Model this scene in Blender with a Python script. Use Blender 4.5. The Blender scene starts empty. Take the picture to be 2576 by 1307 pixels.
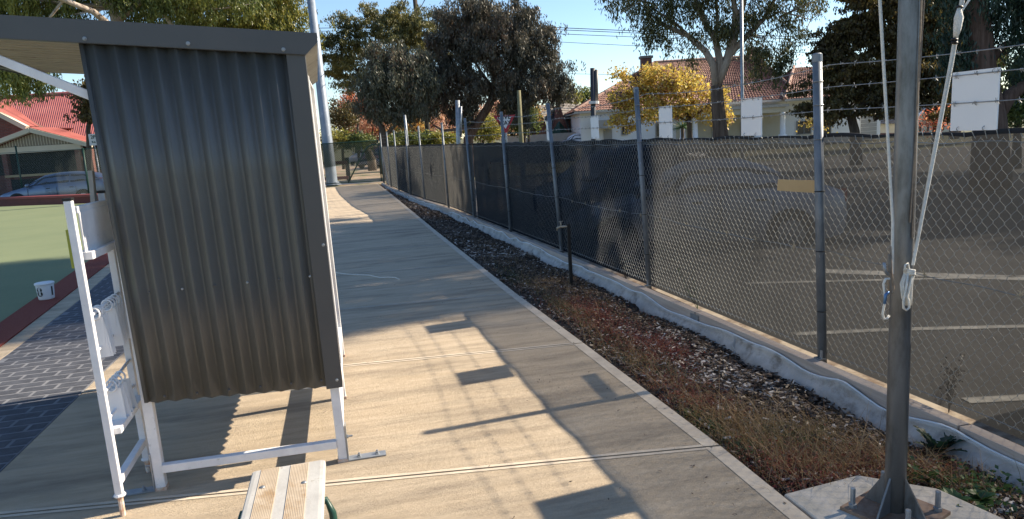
import bpy, math, random
import numpy as np
from mathutils import Vector, Matrix
random.seed(7); rng = np.random.default_rng(11)
S = bpy.context.scene
COL = S.collection
# ---------------------------------------------------------------- camera
F_, CX, CY, HC = 1800.0, 1288.0, 653.5, 1.65
PITCH, ROLL, YAW = math.atan(313/1800.), math.radians(3.5), math.radians(12.9367)
def _basis():
    f = np.array([math.sin(YAW)*math.cos(PITCH), math.cos(YAW)*math.cos(PITCH), -math.sin(PITCH)])
    r = np.array([math.cos(YAW), -math.sin(YAW), 0.]); u = np.cross(r, f)
    c, s = math.cos(ROLL), math.sin(ROLL)
    return f, r*c-u*s, u*c+r*s
FW, RT, UP = _basis()
cam = bpy.data.cameras.new('camera'); camo = bpy.data.objects.new('camera', cam); COL.objects.link(camo)
M = Matrix(((RT[0], UP[0], -FW[0], 0), (RT[1], UP[1], -FW[1], 0), (RT[2], UP[2], -FW[2], HC), (0, 0, 0, 1)))
camo.matrix_world = M
cam.sensor_width = 36; cam.lens = 36*F_/2576; cam.clip_start = 0.05; cam.clip_end = 3000
S.camera = camo
# ---------------------------------------------------------------- light
SUN_DIR = Vector((0.994, 0.105, 0.0)).normalized()*math.cos(math.radians(36.6)) + Vector((0, 0, math.sin(math.radians(36.6))))
w = bpy.data.worlds.new('World'); S.world = w; w.use_nodes = True
nt = w.node_tree; nt.nodes.clear()
sky = nt.nodes.new('ShaderNodeTexSky'); sky.sky_type = 'NISHITA'; sky.sun_disc = False
sky.sun_elevation = math.radians(36.6); sky.sun_rotation = math.atan2(SUN_DIR.x, SUN_DIR.y)
sky.air_density = 1.0; sky.dust_density = 0.0; sky.ozone_density = 3.5
bg = nt.nodes.new('ShaderNodeBackground'); bg.inputs[1].default_value = 0.092
wo = nt.nodes.new('ShaderNodeOutputWorld')
nt.links.new(sky.outputs[0], bg.inputs[0]); nt.links.new(bg.outputs[0], wo.inputs[0])
sl = bpy.data.lights.new('sun', 'SUN'); sl.energy = 5.0; sl.angle = math.radians(0.55); sl.color = (1.0, 0.87, 0.69)
so = bpy.data.objects.new('sun', sl); COL.objects.link(so)
so.rotation_euler = SUN_DIR.to_track_quat('Z', 'Y').to_euler()
S.view_settings.view_transform = 'Standard'; S.view_settings.look = 'None'
S.view_settings.exposure = 1.1; S.view_settings.gamma = 1; S.view_settings.use_curve_mapping = False
S.render.engine = 'CYCLES'; S.cycles.transparent_max_bounces = 24; S.cycles.max_bounces = 8

# ---------------------------------------------------------------- placing helpers (pixel of the photo at 2576 wide -> point in the world)
def ray(x, y): return FW + RT*(x-CX)/F_ - UP*(y-CY)/F_
C0 = np.array([0, 0, HC])
def G(x, y, z=0.):
    d = ray(x, y); return C0 + d*((z-HC)/d[2])
def onX(x, y, X):
    d = ray(x, y); return C0 + d*(X/d[0])
def onY(x, y, Y):
    d = ray(x, y); return C0 + d*(Y/d[1])
HD = np.array([math.sin(YAW), math.cos(YAW), 0.]); HR = np.array([math.cos(YAW), -math.sin(YAW), 0.])
def at(x, y, d):
    r = ray(x, y); return C0 + r*(d/(r@HD))
def lerp(a, b, t): return a+(b-a)*t
def ip(x, xs, ys): return float(np.interp(x, xs, ys))

# ---------------------------------------------------------------- materials
def node(nt, t, **k):
    n = nt.nodes.new(t)
    for a, b in k.items(): setattr(n, a, b)
    return n
def mat(name, c1, c2=None, scale=5., rough=.7, metal=0., bump=0., bscale=40., stretch=(1, 1, 1), detail=5., spec=.4, lo=.35, hi=.65, coord='Object', c3=None, s3=1.5, lo3=.5, hi3=.7, bstretch=None):
    m = bpy.data.materials.new(name); m.use_nodes = True; nt = m.node_tree; p = nt.nodes['Principled BSDF']
    p.inputs['Roughness'].default_value = rough; p.inputs['Metallic'].default_value = metal
    p.inputs['Specular IOR Level'].default_value = spec
    L = nt.links.new
    tc = node(nt, 'ShaderNodeTexCoord'); mp = node(nt, 'ShaderNodeMapping'); mp.inputs['Scale'].default_value = stretch
    L(tc.outputs[coord], mp.inputs[0])
    if c2 is None: p.inputs['Base Color'].default_value = (*c1, 1)
    else:
        n = node(nt, 'ShaderNodeTexNoise'); n.inputs['Scale'].default_value = scale; n.inputs['Detail'].default_value = detail; n.inputs['Roughness'].default_value = .65
        L(mp.outputs[0], n.inputs[0])
        r = node(nt, 'ShaderNodeMapRange'); r.inputs[1].default_value = lo; r.inputs[2].default_value = hi
        L(n.outputs[0], r.inputs[0])
        mx = node(nt, 'ShaderNodeMix', data_type='RGBA'); L(r.outputs[0], mx.inputs[0])
        mx.inputs[6].default_value = (*c1, 1); mx.inputs[7].default_value = (*c2, 1)
        out = mx.outputs[2]
        if c3 is not None:
            n3 = node(nt, 'ShaderNodeTexNoise'); n3.inputs['Scale'].default_value = s3; n3.inputs['Detail'].default_value = 7; n3.inputs['Roughness'].default_value = .7
            L(mp.outputs[0], n3.inputs[0])
            r3 = node(nt, 'ShaderNodeMapRange'); r3.inputs[1].default_value = lo3; r3.inputs[2].default_value = hi3; L(n3.outputs[0], r3.inputs[0])
            m3 = node(nt, 'ShaderNodeMix', data_type='RGBA'); L(r3.outputs[0], m3.inputs[0]); L(out, m3.inputs[6]); m3.inputs[7].default_value = (*c3, 1)
            out = m3.outputs[2]
        L(out, p.inputs['Base Color'])
    if bump:
        nb = node(nt, 'ShaderNodeTexNoise'); nb.inputs['Scale'].default_value = bscale; nb.inputs['Detail'].default_value = 6
        if bstretch:
            mb = node(nt, 'ShaderNodeMapping'); mb.inputs['Scale'].default_value = bstretch; L(tc.outputs[coord], mb.inputs[0]); L(mb.outputs[0], nb.inputs[0])
        else: L(mp.outputs[0], nb.inputs[0])
        b = node(nt, 'ShaderNodeBump'); b.inputs['Strength'].default_value = bump; b.inputs['Distance'].default_value = .01
        L(nb.outputs[0], b.inputs['Height']); L(b.outputs[0], p.inputs['Normal'])
    return m
def leafmat(name, cols, trans=.35, patch=.6, pscale=.5):
    """cols: palette; each leaf picks from it by its own random number, clumps drift by a broad noise"""
    m = bpy.data.materials.new(name); m.use_nodes = True; nt = m.node_tree; nt.nodes.clear(); L = nt.links.new
    a = node(nt, 'ShaderNodeAttribute', attribute_name='v')
    tc = node(nt, 'ShaderNodeTexCoord'); n = node(nt, 'ShaderNodeTexNoise'); n.inputs['Scale'].default_value = pscale; n.inputs['Detail'].default_value = 3
    L(tc.outputs['Object'], n.inputs[0])
    mr = node(nt, 'ShaderNodeMapRange'); mr.inputs[1].default_value = .35; mr.inputs[2].default_value = .65; L(n.outputs[0], mr.inputs[0])
    mm = node(nt, 'ShaderNodeMix'); mm.inputs[0].default_value = patch; L(a.outputs['Fac'], mm.inputs[2]); L(mr.outputs[0], mm.inputs[3])
    cr = node(nt, 'ShaderNodeValToRGB'); L(mm.outputs[0], cr.inputs[0])
    el = cr.color_ramp.elements
    while len(el) < len(cols): el.new(.5)
    for i, c in enumerate(cols):
        el[i].position = .15+.7*i/(len(cols)-1); el[i].color = (*c, 1)
    d = node(nt, 'ShaderNodeBsdfDiffuse'); t = node(nt, 'ShaderNodeBsdfTranslucent'); g = node(nt, 'ShaderNodeBsdfGlossy'); g.inputs['Roughness'].default_value = .45
    L(cr.outputs[0], d.inputs[0]); L(cr.outputs[0], t.inputs[0]); g.inputs[0].default_value = (.6, .6, .6, 1)
    x = node(nt, 'ShaderNodeMixShader'); x.inputs[0].default_value = trans; L(d.outputs[0], x.inputs[1]); L(t.outputs[0], x.inputs[2])
    y = node(nt, 'ShaderNodeMixShader'); y.inputs[0].default_value = .06; L(x.outputs[0], y.inputs[1]); L(g.outputs[0], y.inputs[2])
    o = node(nt, 'ShaderNodeOutputMaterial'); L(y.outputs[0], o.inputs[0])
    return m
MT = {}
MT['concrete'] = mat('concrete', (.46, .365, .255), (.57, .465, .335), 2.6, .85, bump=.9, bscale=55, stretch=(.8, 4.5, 1), c3=(.15, .125, .10), s3=.75, lo3=.47, hi3=.80, bstretch=(1, 10, 1), detail=10)
MT['concrete_edge'] = mat('smooth concrete edge', (.46, .39, .30), (.58, .50, .39), 6., .75, bump=.15, bscale=80)
MT['pad'] = mat('pad concrete', (.40, .37, .31), (.52, .48, .42), 7., .8, bump=.3, bscale=60)
MT['joint'] = mat('joint dirt', (.10, .085, .07), (.17, .14, .11), 20, .95)
MT['paver'] = mat('charcoal paver', (.042, .045, .056), (.075, .08, .096), 9., .85, bump=.6, bscale=90, c3=(.14, .14, .155), s3=3., lo3=.6, hi3=.85)
MT['grout'] = mat('pale stencil joint', (.13, .135, .15), (.20, .205, .22), 10, .9)
MT['green'] = mat('green bowling surface', (.14, .172, .088), (.165, .195, .10), .5, .9, bump=.2, bscale=200)
MT['redcarpet'] = mat('red gravel border', (.13, .018, .010), (.25, .05, .032), 90., .95, bump=1., bscale=160)
MT['ditch'] = mat('maroon board', (.09, .012, .012), (.13, .02, .018), 3, .6)
MT['ditchtop'] = mat('maroon capping', (.17, .03, .028), (.22, .045, .04), 3, .6)
MT['asphalt'] = mat('asphalt', (.042, .041, .040), (.08, .077, .075), 60., .9, bump=.6, bscale=200, c3=(.03, .03, .03), s3=.6, lo3=.5, hi3=.8)
MT['line'] = mat('worn white line paint', (.55, .54, .50), (.30, .29, .27), 14., .8)
MT['dirt'] = mat('leaf littered dirt', (.20, .13, .085), (.36, .27, .19), 2.5, .95, bump=.5, bscale=30, c3=(.10, .12, .04), s3=.5, lo3=.5, hi3=.6)
MT['soil'] = mat('dark soil', (.022, .016, .012), (.055, .042, .032), 30., .95, bump=1., bscale=70)
MT['road'] = mat('road', (.07, .07, .07), (.10, .10, .10), 20, .9)
MT['grassland'] = mat('far ground', (.07, .08, .03), (.12, .10, .05), .3, .95)
MT['sheet'] = mat('dark grey steel sheet', (.074, .076, .073), (.090, .091, .087), 2., .34, bump=.03, bscale=3, spec=.5, c3=(.055, .055, .052), s3=14, lo3=.66, hi3=.74)
MT['flash'] = mat('blue grey flashing', (.062, .063, .066), (.072, .072, .073), 2., .38, spec=.5, bump=.04, bscale=5)
MT['beige'] = mat('beige underside sheet', (.36, .33, .27), (.44, .41, .34), 4., .5, c3=(.15, .11, .08), s3=6, lo3=.6, hi3=.75)
MT['white'] = mat('chalky white paint', (.66, .66, .68), (.78, .78, .79), 8., .45, c3=(.42, .40, .37), s3=25., lo3=.62, hi3=.75)
MT['rust'] = mat('rusty paint', (.45, .18, .06), (.62, .58, .52), 25., .8)
MT['zinc'] = mat('galvanised steel', (.24, .26, .28), (.36, .38, .40), 12., .42, metal=.55, bump=.1, bscale=30, c3=(.24, .26, .28), s3=5)
MT['post'] = mat('weathered galvanised pipe', (.13, .145, .165), (.20, .22, .24), 14., .5, metal=.35, stretch=(1, 1, .4), c3=(.36, .38, .4), s3=40, lo3=.62, hi3=.7)
MT['pole'] = mat('bare steel flagpole', (.15, .158, .165), (.235, .245, .255), 5., .42, metal=.5, stretch=(1, 1, .3), c3=(.10, .10, .095), s3=9., lo3=.48, hi3=.66, bump=.1, bscale=30)
MT['wire'] = mat('fence wire', (.20, .21, .21), (.33, .34, .33), 20, .45, metal=.4)
MT['wirerust'] = mat('barbed wire', (.25, .25, .25), (.38, .37, .35), 30, .55, metal=.4)
MT['timber'] = mat('pale sleeper timber', (.36, .30, .26), (.48, .42, .37), 3., .85, stretch=(6, .5, 6), bump=.3, bscale=30, c3=(.24, .18, .13), s3=2.5, lo3=.6, hi3=.75)
MT['fabric'] = mat('grey geotextile', (.37, .36, .34), (.53, .51, .48), 4., .95, bump=1., bscale=22, c3=(.16, .14, .12), s3=5, lo3=.52, hi3=.72)
MT['signboard'] = mat('white painted board', (.74, .74, .75), (.79, .79, .79), 2., .5)
MT['tan'] = mat('tan plate', (.42, .29, .14), (.48, .34, .17), 3, .6, c3=(.2, .13, .07), s3=30, lo3=.7, hi3=.76)
MT['black'] = mat('black plastic', (.012, .012, .012), rough=.5)
MT['rope'] = mat('white rope', (.62, .60, .54), (.76, .74, .68), 60, .9, bump=.6, bscale=200)
MT['oldrope'] = mat('brown old rope', (.20, .15, .11), (.30, .24, .18), 60, .9)
MT['blueclip'] = mat('blue steel hook', (.10, .20, .38), rough=.35, metal=.6)
MT['bark'] = mat('dark bark', (.055, .043, .034), (.12, .095, .075), 4., .95, stretch=(3, 3, .5), bump=1., bscale=8)
MT['gumbark'] = mat('gum bark', (.46, .39, .32), (.32, .25, .20), 2.2, .85, stretch=(2, 2, .35), bump=.4, bscale=5, c3=(.12, .085, .06), s3=1.3)
MT['trunkbark'] = mat('fissured gum trunk', (.07, .045, .032), (.17, .12, .09), 3., .95, stretch=(3, 3, .3), bump=1., bscale=8, c3=(.32, .25, .20), s3=1.2, lo3=.58, hi3=.68)
MT['redbark'] = mat('stringy red brown bark', (.085, .05, .036), (.17, .11, .085), 5., .95, stretch=(3, 3, .3), bump=1., bscale=8)
MT['paintwhite'] = mat('white render', (.80, .80, .80), (.84, .84, .83), .8, .8)
MT['cream'] = mat('cream trim', (.55, .50, .38), (.60, .55, .43), 1., .7)
MT['glass'] = mat('dark window glass', (.03, .035, .04), rough=.08, spec=.8)
MT['windowtrim'] = mat('grey window trim', (.35, .34, .32), rough=.6)
MT['redtile'] = mat('terracotta tile', (.17, .075, .058), (.25, .12, .09), 1.6, .8, c3=(.14, .08, .06), s3=3.)
MT['greytile'] = mat('grey brown tile', (.13, .115, .105), (.22, .20, .18), 2., .8)
MT['redroof'] = mat('red painted iron', (.33, .10, .088), (.40, .14, .12), .7, .5)
MT['dirtykerb'] = mat('dirty kerb', (.26, .21, .15), (.34, .29, .22), 5, .9, c3=(.12, .08, .05), s3=4, lo3=.45, hi3=.6)
MT['shadow'] = mat('painted verandah shadow', (.012, .018, .015), rough=.9)  # deep shade under the verandah, painted as a dark colour
MT['greenpaint'] = mat('dark green paint', (.012, .05, .035), rough=.4)
MT['kerbpaint'] = mat('pale concrete', (.42, .40, .36), (.5, .47, .42), 4, .9)
MT['carsilver'] = mat('silver blue car paint', (.15, .20, .28), rough=.3, metal=.5, spec=.6)
MT['carpale'] = mat('pale car paint', (.42, .45, .50), rough=.35, metal=.3)
MT['carblue'] = mat('dark blue car paint', (.03, .04, .07), rough=.25, metal=.4, spec=.6)
MT['cardark'] = mat('charcoal car paint', (.025, .025, .03), rough=.25, metal=.3, spec=.6)
MT['carwhite'] = mat('white car paint', (.6, .6, .62), rough=.25)
MT['rubber'] = mat('tyre rubber', (.018, .018, .018), rough=.8)
MT['alloy'] = mat('wheel alloy', (.35, .36, .38), rough=.35, metal=.8)
MT['lamp'] = mat('lamp glass', (.55, .57, .6), rough=.1)
MT['lampred'] = mat('red lamp', (.35, .02, .02), rough=.15)
MT['signred'] = mat('sign red', (.42, .03, .04), rough=.5)
MT['signwhite'] = mat('sign white', (.70, .70, .70), rough=.5)
MT['signblack'] = mat('sign black', (.02, .02, .02), rough=.5)
MT['alu'] = mat('worn aluminium seat', (.42, .41, .385), (.54, .53, .50), 7., .55, metal=.15, c3=(.30, .27, .22), s3=30, lo3=.6, hi3=.7, stretch=(1, .6, 1), bump=.1, bscale=60)
MT['strip'] = mat('tan grip strip', (.44, .355, .255), (.54, .45, .34), 9., .8, c3=(.34, .22, .11), s3=8)
MT['hedge'] = None
MT['litpole'] = mat('galvanised light pole', (.17, .21, .26), (.27, .31, .37), 3., .55, metal=.3, stretch=(1, 1, .5), c3=(.42, .44, .47), s3=9., lo3=.6, hi3=.68)
MT['wood'] = mat('dark timber pole', (.035, .028, .022), (.07, .055, .045), 5, .9, stretch=(4, 4, .4))
MT['greywood'] = mat('grey weathered timber', (.30, .28, .25), (.42, .40, .36), 6, .8, stretch=(4, 4, .5))
def brickmat(name, a, b, mortar, s=1.):
    m = bpy.data.materials.new(name); m.use_nodes = True; nt = m.node_tree; p = nt.nodes['Principled BSDF']; p.inputs['Roughness'].default_value = .9
    tc = node(nt, 'ShaderNodeTexCoord'); mp = node(nt, 'ShaderNodeMapping'); mp.inputs['Rotation'].default_value = (math.radians(90), 0, 0)
    br = node(nt, 'ShaderNodeTexBrick'); br.inputs['Color1'].default_value = (*a, 1); br.inputs['Color2'].default_value = (*b, 1); br.inputs['Mortar'].default_value = (*mortar, 1)
    br.inputs['Scale'].default_value = s; br.inputs['Brick Width'].default_value = .24; br.inputs['Row Height'].default_value = .086; br.inputs['Mortar Size'].default_value = .01
    nt.links.new(tc.outputs['Object'], mp.inputs[0]); nt.links.new(mp.outputs[0], br.inputs[0]); nt.links.new(br.outputs[0], p.inputs['Base Color'])
    return m
MT['brick'] = brickmat('red brown brick', (.22, .085, .055), (.30, .13, .085), (.28, .22, .18))
MT['brickdark'] = brickmat('dark red brick', (.12, .04, .03), (.17, .06, .045), (.12, .1, .09))
def clothmat(name, col, op, tr=.35):
    m = bpy.data.materials.new(name); m.use_nodes = True; nt = m.node_tree; nt.nodes.clear(); L = nt.links.new
    d = node(nt, 'ShaderNodeBsdfDiffuse'); d.inputs[0].default_value = (*col, 1)
    t = node(nt, 'ShaderNodeBsdfTranslucent'); t.inputs[0].default_value = (col[0]*1.75, col[1]*1.85, col[2]*1.95, 1)
    x = node(nt, 'ShaderNodeMixShader'); x.inputs[0].default_value = tr; L(d.outputs[0], x.inputs[1]); L(t.outputs[0], x.inputs[2])
    tp = node(nt, 'ShaderNodeBsdfTransparent')
    tc = node(nt, 'ShaderNodeTexCoord'); mp = node(nt, 'ShaderNodeMapping'); mp.inputs['Scale'].default_value = (1, .35, 16); L(tc.outputs['Object'], mp.inputs[0])
    n = node(nt, 'ShaderNodeTexNoise'); n.inputs['Scale'].default_value = 3.; n.inputs['Detail'].default_value = 4; L(mp.outputs[0], n.inputs[0])
    n2 = node(nt, 'ShaderNodeTexNoise'); n2.inputs['Scale'].default_value = 1.3; n2.inputs['Detail'].default_value = 3; L(tc.outputs['Object'], n2.inputs[0])
    ad = node(nt, 'ShaderNodeMath', operation='ADD'); L(n.outputs[0], ad.inputs[0]); L(n2.outputs[0], ad.inputs[1])
    mr = node(nt, 'ShaderNodeMapRange'); mr.inputs[1].default_value = .7; mr.inputs[2].default_value = 1.3; mr.inputs[3].default_value = (1-op)*1.12; mr.inputs[4].default_value = (1-op)*.86; L(ad.outputs[0], mr.inputs[0])
    # a knitted screen has thickness: the more obliquely light or sight crosses it, the less gets through (T = T0 ^ (1/cos))
    ge = node(nt, 'ShaderNodeNewGeometry'); dt = node(nt, 'ShaderNodeVectorMath', operation='DOT_PRODUCT'); L(ge.outputs['Incoming'], dt.inputs[0]); L(ge.outputs['Normal'], dt.inputs[1])
    ab = node(nt, 'ShaderNodeMath', operation='ABSOLUTE'); L(dt.outputs['Value'], ab.inputs[0]); mxm = node(nt, 'ShaderNodeMath', operation='MAXIMUM'); L(ab.outputs[0], mxm.inputs[0]); mxm.inputs[1].default_value = .08
    iv = node(nt, 'ShaderNodeMath', operation='DIVIDE'); iv.inputs[0].default_value = 1.; L(mxm.outputs[0], iv.inputs[1])
    pw = node(nt, 'ShaderNodeMath', operation='POWER'); L(mr.outputs[0], pw.inputs[0]); L(iv.outputs[0], pw.inputs[1])
    om = node(nt, 'ShaderNodeMath', operation='SUBTRACT'); om.inputs[0].default_value = 1.; L(pw.outputs[0], om.inputs[1])
    y = node(nt, 'ShaderNodeMixShader'); L(om.outputs[0], y.inputs[0]); L(tp.outputs[0], y.inputs[1]); L(x.outputs[0], y.inputs[2])
    o = node(nt, 'ShaderNodeOutputMaterial'); L(y.outputs[0], o.inputs[0]); return m
MT['cloth_a'] = clothmat('worn shade cloth', (.024, .0235, .023), .67, .4)
MT['cloth_b'] = clothmat('dense shade cloth', (.011, .014, .019), .64, .12)
MT['cloth_c'] = clothmat('bleached shade cloth', (.05, .044, .038), .75, .35)
MT['hem'] = mat('black hem', (.014, .016, .02), rough=.9)

# ---------------------------------------------------------------- object helpers
def tag(o, label=None, cat=None, group=None, kind=None):
    if label: o['label'] = label
    if cat: o['category'] = cat
    if group: o['group'] = group
    if kind: o['kind'] = kind
    return o
def empty(name, loc, rz=0., label=None, cat=None, group=None, kind=None, parent=None):
    o = bpy.data.objects.new(name, None); COL.objects.link(o); o.location = tuple(float(v) for v in loc); o.rotation_euler = (0, 0, rz); o.empty_display_size = .2
    if parent: o.parent = parent
    return tag(o, label, cat, group, kind)
def wloc(o):
    v = Vector((0, 0, 0))
    while o is not None: v += o.location; o = o.parent
    return v
def raw(name, V, Fq, m, parent=None, local=False, smooth=False, attr=None, origin=None):
    me = bpy.data.meshes.new(name)
    V = np.asarray(V, dtype=np.float32).reshape(-1, 3).copy()
    loc = None
    if parent is not None and not local: V -= np.array(wloc(parent), dtype=np.float32)
    if parent is None and origin is not None: V -= np.array(origin, dtype=np.float32); loc = origin
    if isinstance(Fq, np.ndarray):
        n, k = Fq.shape; tot = Fq.reshape(-1).astype(np.int32); st = np.arange(0, n*k, k, dtype=np.int32)
    else:
        tot = np.array([i for f in Fq for i in f], dtype=np.int32); ln = np.array([len(f) for f in Fq]); n = len(Fq)
        st = np.concatenate([[0], np.cumsum(ln)[:-1]]).astype(np.int32)
    me.vertices.add(len(V)); me.vertices.foreach_set('co', V.reshape(-1))
    me.loops.add(len(tot)); me.loops.foreach_set('vertex_index', tot)
    me.polygons.add(n); me.polygons.foreach_set('loop_start', st)
    me.polygons.foreach_set('use_smooth', np.full(n, bool(smooth)))
    me.update(calc_edges=True); me.validate()
    if attr is not None:
        a = me.attributes.new('v', 'FLOAT', 'FACE'); a.data.foreach_set('value', np.asarray(attr, dtype=np.float32))
    if m is not None: me.materials.append(MT[m] if isinstance(m, str) else m)
    o = bpy.data.objects.new(name, me); COL.objects.link(o)
    if parent is not None: o.parent = parent
    if loc is not None: o.location = tuple(float(v) for v in loc)
    return o
class MB:
    def __init__(s): s.v = []; s.f = []
    def add(s, V, Fc):
        b = len(s.v); s.v += [tuple(float(c) for c in p) for p in V]; s.f += [tuple(i+b for i in f) for f in Fc]; return s
    def hexa(s, P):  # 8 points: bottom 4 ccw, top 4
        return s.add(P, [(3, 2, 1, 0), (4, 5, 6, 7), (0, 1, 5, 4), (1, 2, 6, 5), (2, 3, 7, 6), (3, 0, 4, 7)])
    def box(s, a, b):
        (x0, y0, z0), (x1, y1, z1) = a, b
        return s.hexa([(x0, y0, z0), (x1, y0, z0), (x1, y1, z0), (x0, y1, z0), (x0, y0, z1), (x1, y0, z1), (x1, y1, z1), (x0, y1, z1)])
    def bar(s, a, b, w, h, up=(0, 0, 1)):
        a = Vector(a); b = Vector(b); d = (b-a).normalized(); u = Vector(up)
        if abs(d.dot(u)) > .97: u = Vector((0, 1, 0))
        r = d.cross(u).normalized()*w/2; q = r.cross(d).normalized()*h/2
        P = [a-r-q, a+r-q, a+r+q, a-r+q, b-r-q, b+r-q, b+r+q, b-r+q]
        return s.add(P, [(0, 1, 2, 3), (7, 6, 5, 4), (1, 0, 4, 5), (2, 1, 5, 6), (3, 2, 6, 7), (0, 3, 7, 4)])
    def tube(s, pts, r, n=8, cap=True):
        pts = [Vector(tuple(float(c) for c in p)) for p in pts]
        if not hasattr(r, '__len__'): r = [r]*len(pts)
        b = len(s.v); pu = None
        for i, p in enumerate(pts):
            d = (pts[min(i+1, len(pts)-1)]-pts[max(i-1, 0)])
            d = d.normalized() if d.length > 1e-9 else Vector((0, 0, 1))
            if pu is None:
                u = Vector((0, 0, 1)) if abs(d.z) < .9 else Vector((0, 1, 0))
            else: u = pu
            q = (u-d*u.dot(d)).normalized(); pu = q; t = d.cross(q)
            for k in range(n):
                a = 2*math.pi*k/n; c = p+(q*math.cos(a)+t*math.sin(a))*r[i]; s.v.append(tuple(c))
        for i in range(len(pts)-1):
            for k in range(n):
                k2 = (k+1) % n; s.f.append((b+i*n+k, b+i*n+k2, b+(i+1)*n+k2, b+(i+1)*n+k))
        if cap:
            s.f.append(tuple(b+k for k in range(n))[::-1]); s.f.append(tuple(b+(len(pts)-1)*n+k for k in range(n)))
        return s
    def lathe(s, c, prof, n=16, axis='z'):
        b = len(s.v); c = Vector(tuple(float(x) for x in c))
        for (r, z) in prof:
            for k in range(n):
                a = 2*math.pi*k/n
                p = (r*math.cos(a), r*math.sin(a), z) if axis == 'z' else ((r*math.cos(a), z, r*math.sin(a)) if axis == 'y' else (z, r*math.cos(a), r*math.sin(a)))
                s.v.append(tuple(c+Vector(p)))
        for i in range(len(prof)-1):
            for k in range(n):
                k2 = (k+1) % n; s.f.append((b+i*n+k, b+i*n+k2, b+(i+1)*n+k2, b+(i+1)*n+k))
        s.f.append(tuple(b+k for k in range(n))[::-1]); s.f.append(tuple(b+(len(prof)-1)*n+k for k in range(n)))
        return s
    def prism(s, poly, vec):  # planar polygon extruded by vec
        n = len(poly); vec = Vector(vec); P = [Vector(tuple(float(c) for c in p)) for p in poly]
        F = [tuple(range(n))[::-1], tuple(range(n, 2*n))]+[(i, (i+1) % n, (i+1) % n+n, i+n) for i in range(n)]
        return s.add(P+[p+vec for p in P], F)
    def grid(s, P, nu, nv):
        return s.add(P, [(i*nv+j, i*nv+j+1, (i+1)*nv+j+1, (i+1)*nv+j) for i in range(nu-1) for j in range(nv-1)])
    def torus(s, c, R, r, axis, n=18, k=6):
        c = Vector(tuple(float(x) for x in c)); ax = Vector(axis).normalized(); u = ax.orthogonal().normalized(); v = ax.cross(u); b = len(s.v)
        for i in range(n):
            a = 2*math.pi*i/n; d = u*math.cos(a)+v*math.sin(a)
            for j in range(k):
                e = 2*math.pi*j/k; s.v.append(tuple(c+d*(R+r*math.cos(e))+ax*r*math.sin(e)))
        for i in range(n):
            for j in range(k):
                s.f.append((b+i*k+j, b+((i+1) % n)*k+j, b+((i+1) % n)*k+(j+1) % k, b+i*k+(j+1) % k))
        return s
    def build(s, name, m, parent=None, local=False, smooth=False, origin=None, bevel=0):
        o = raw(name, np.array(s.v), s.f, m, parent, local, smooth, origin=origin)
        if bevel:
            md = o.modifiers.new('bevel', 'BEVEL'); md.width = bevel; md.segments = 2; md.limit_method = 'ANGLE'
        return o
def smooth_by_angle(o): pass
def dup(root, loc=None, rz=None, **kw):
    r = root.copy(); COL.objects.link(r)
    if loc is not None: r.location = tuple(float(v) for v in loc)
    if rz is not None: r.rotation_euler = (0, 0, rz)
    for k, v in kw.items(): r[k] = v
    for ch in list(root.children):
        c = ch.copy(); COL.objects.link(c); c.parent = r
        for g in ch.children:
            d = g.copy(); COL.objects.link(d); d.parent = c
    return r
def text_mesh(name, s, size, M4, m, parent, depth=.002, bold=0.):
    cu = bpy.data.curves.new(name, 'FONT'); cu.body = s; cu.size = size; cu.extrude = depth; cu.align_x = 'CENTER'; cu.align_y = 'CENTER'; cu.offset = bold
    to = bpy.data.objects.new('tmp', cu); COL.objects.link(to)
    dg = bpy.context.evaluated_depsgraph_get(); me = bpy.data.meshes.new_from_object(to.evaluated_get(dg))
    bpy.data.objects.remove(to); me.name = name; me.transform(M4); me.materials.clear(); me.materials.append(MT[m])
    o = bpy.data.objects.new(name, me); COL.objects.link(o); o.parent = parent
    return o
def vnoise(n, amp, seed, k=6):
    r = np.random.default_rng(seed); x = np.linspace(0, 1, n); y = np.zeros(n)
    for i in range(1, k+1): y += np.sin(x*2*math.pi*i*r.uniform(.7, 1.6)*3+r.uniform(0, 6.28))*amp/i
    return y

# ================================================================ SETTING
# fence line (centre of the posts), in plan
FY = [-3, 1.4, 2.65, 4.09, 6.76, 9.43, 12.02, 14.67, 17.58, 20, 22.5, 25, 27.5, 30.3]
FX = [3.13, 3.12, 3.12, 3.07, 3.0, 2.89, 2.77, 2.62, 2.5, 2.22, 2.06, 1.9, 1.8, 1.72]
def fx(y): return ip(y, FY, FX)
def pathx(y): return ip(y, [-3, 2.5, 3.25, 4.02, 5.11, 6.97, 12.8, 23.3, 30.2], [1.75, 1.75, 1.77, 1.78, 1.74, 1.68, 1.6, 1.53, 1.45])
# ground to the horizon
m = MB(); m.add([(-900, -300, -.55), (900, -300, -.55), (900, 1500, -.55), (-900, 1500, -.55)], [(0, 1, 2, 3)])
tag(m.build('ground', 'grassland'), kind='structure')
# road across behind the club
m = MB(); P = [(-60, 44, -.30), (30, 30.9, -.30), (80, 24, -.30), (80, 60, -.30), (-60, 76, -.30)]
m.add([(-60, 39.5, -.30), (-12, 36.2, -.30), (-1.0, 32.6, -.30), (-1, 60, -.30), (-60, 66, -.30)], [(0, 1, 2, 3, 4)])
tag(m.build('road', 'road'), kind='structure')
# park ground beyond the gate
m = MB(); m.add([(-3.5, 32.6, -.055), (1.7, 30.5, -.055), (3.2, 30.5, -.055), (8, 62, -.055), (-3.5, 62, -.055)], [(0, 1, 2, 3, 4)])
tag(m.build('park_ground', 'dirt'), kind='structure')
m = MB(); m.box((-3.2, 32.35, -.1), (1.72, 33.2, -.035)); tag(m.build('pavement', 'kerbpaint'), kind='structure')
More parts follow.
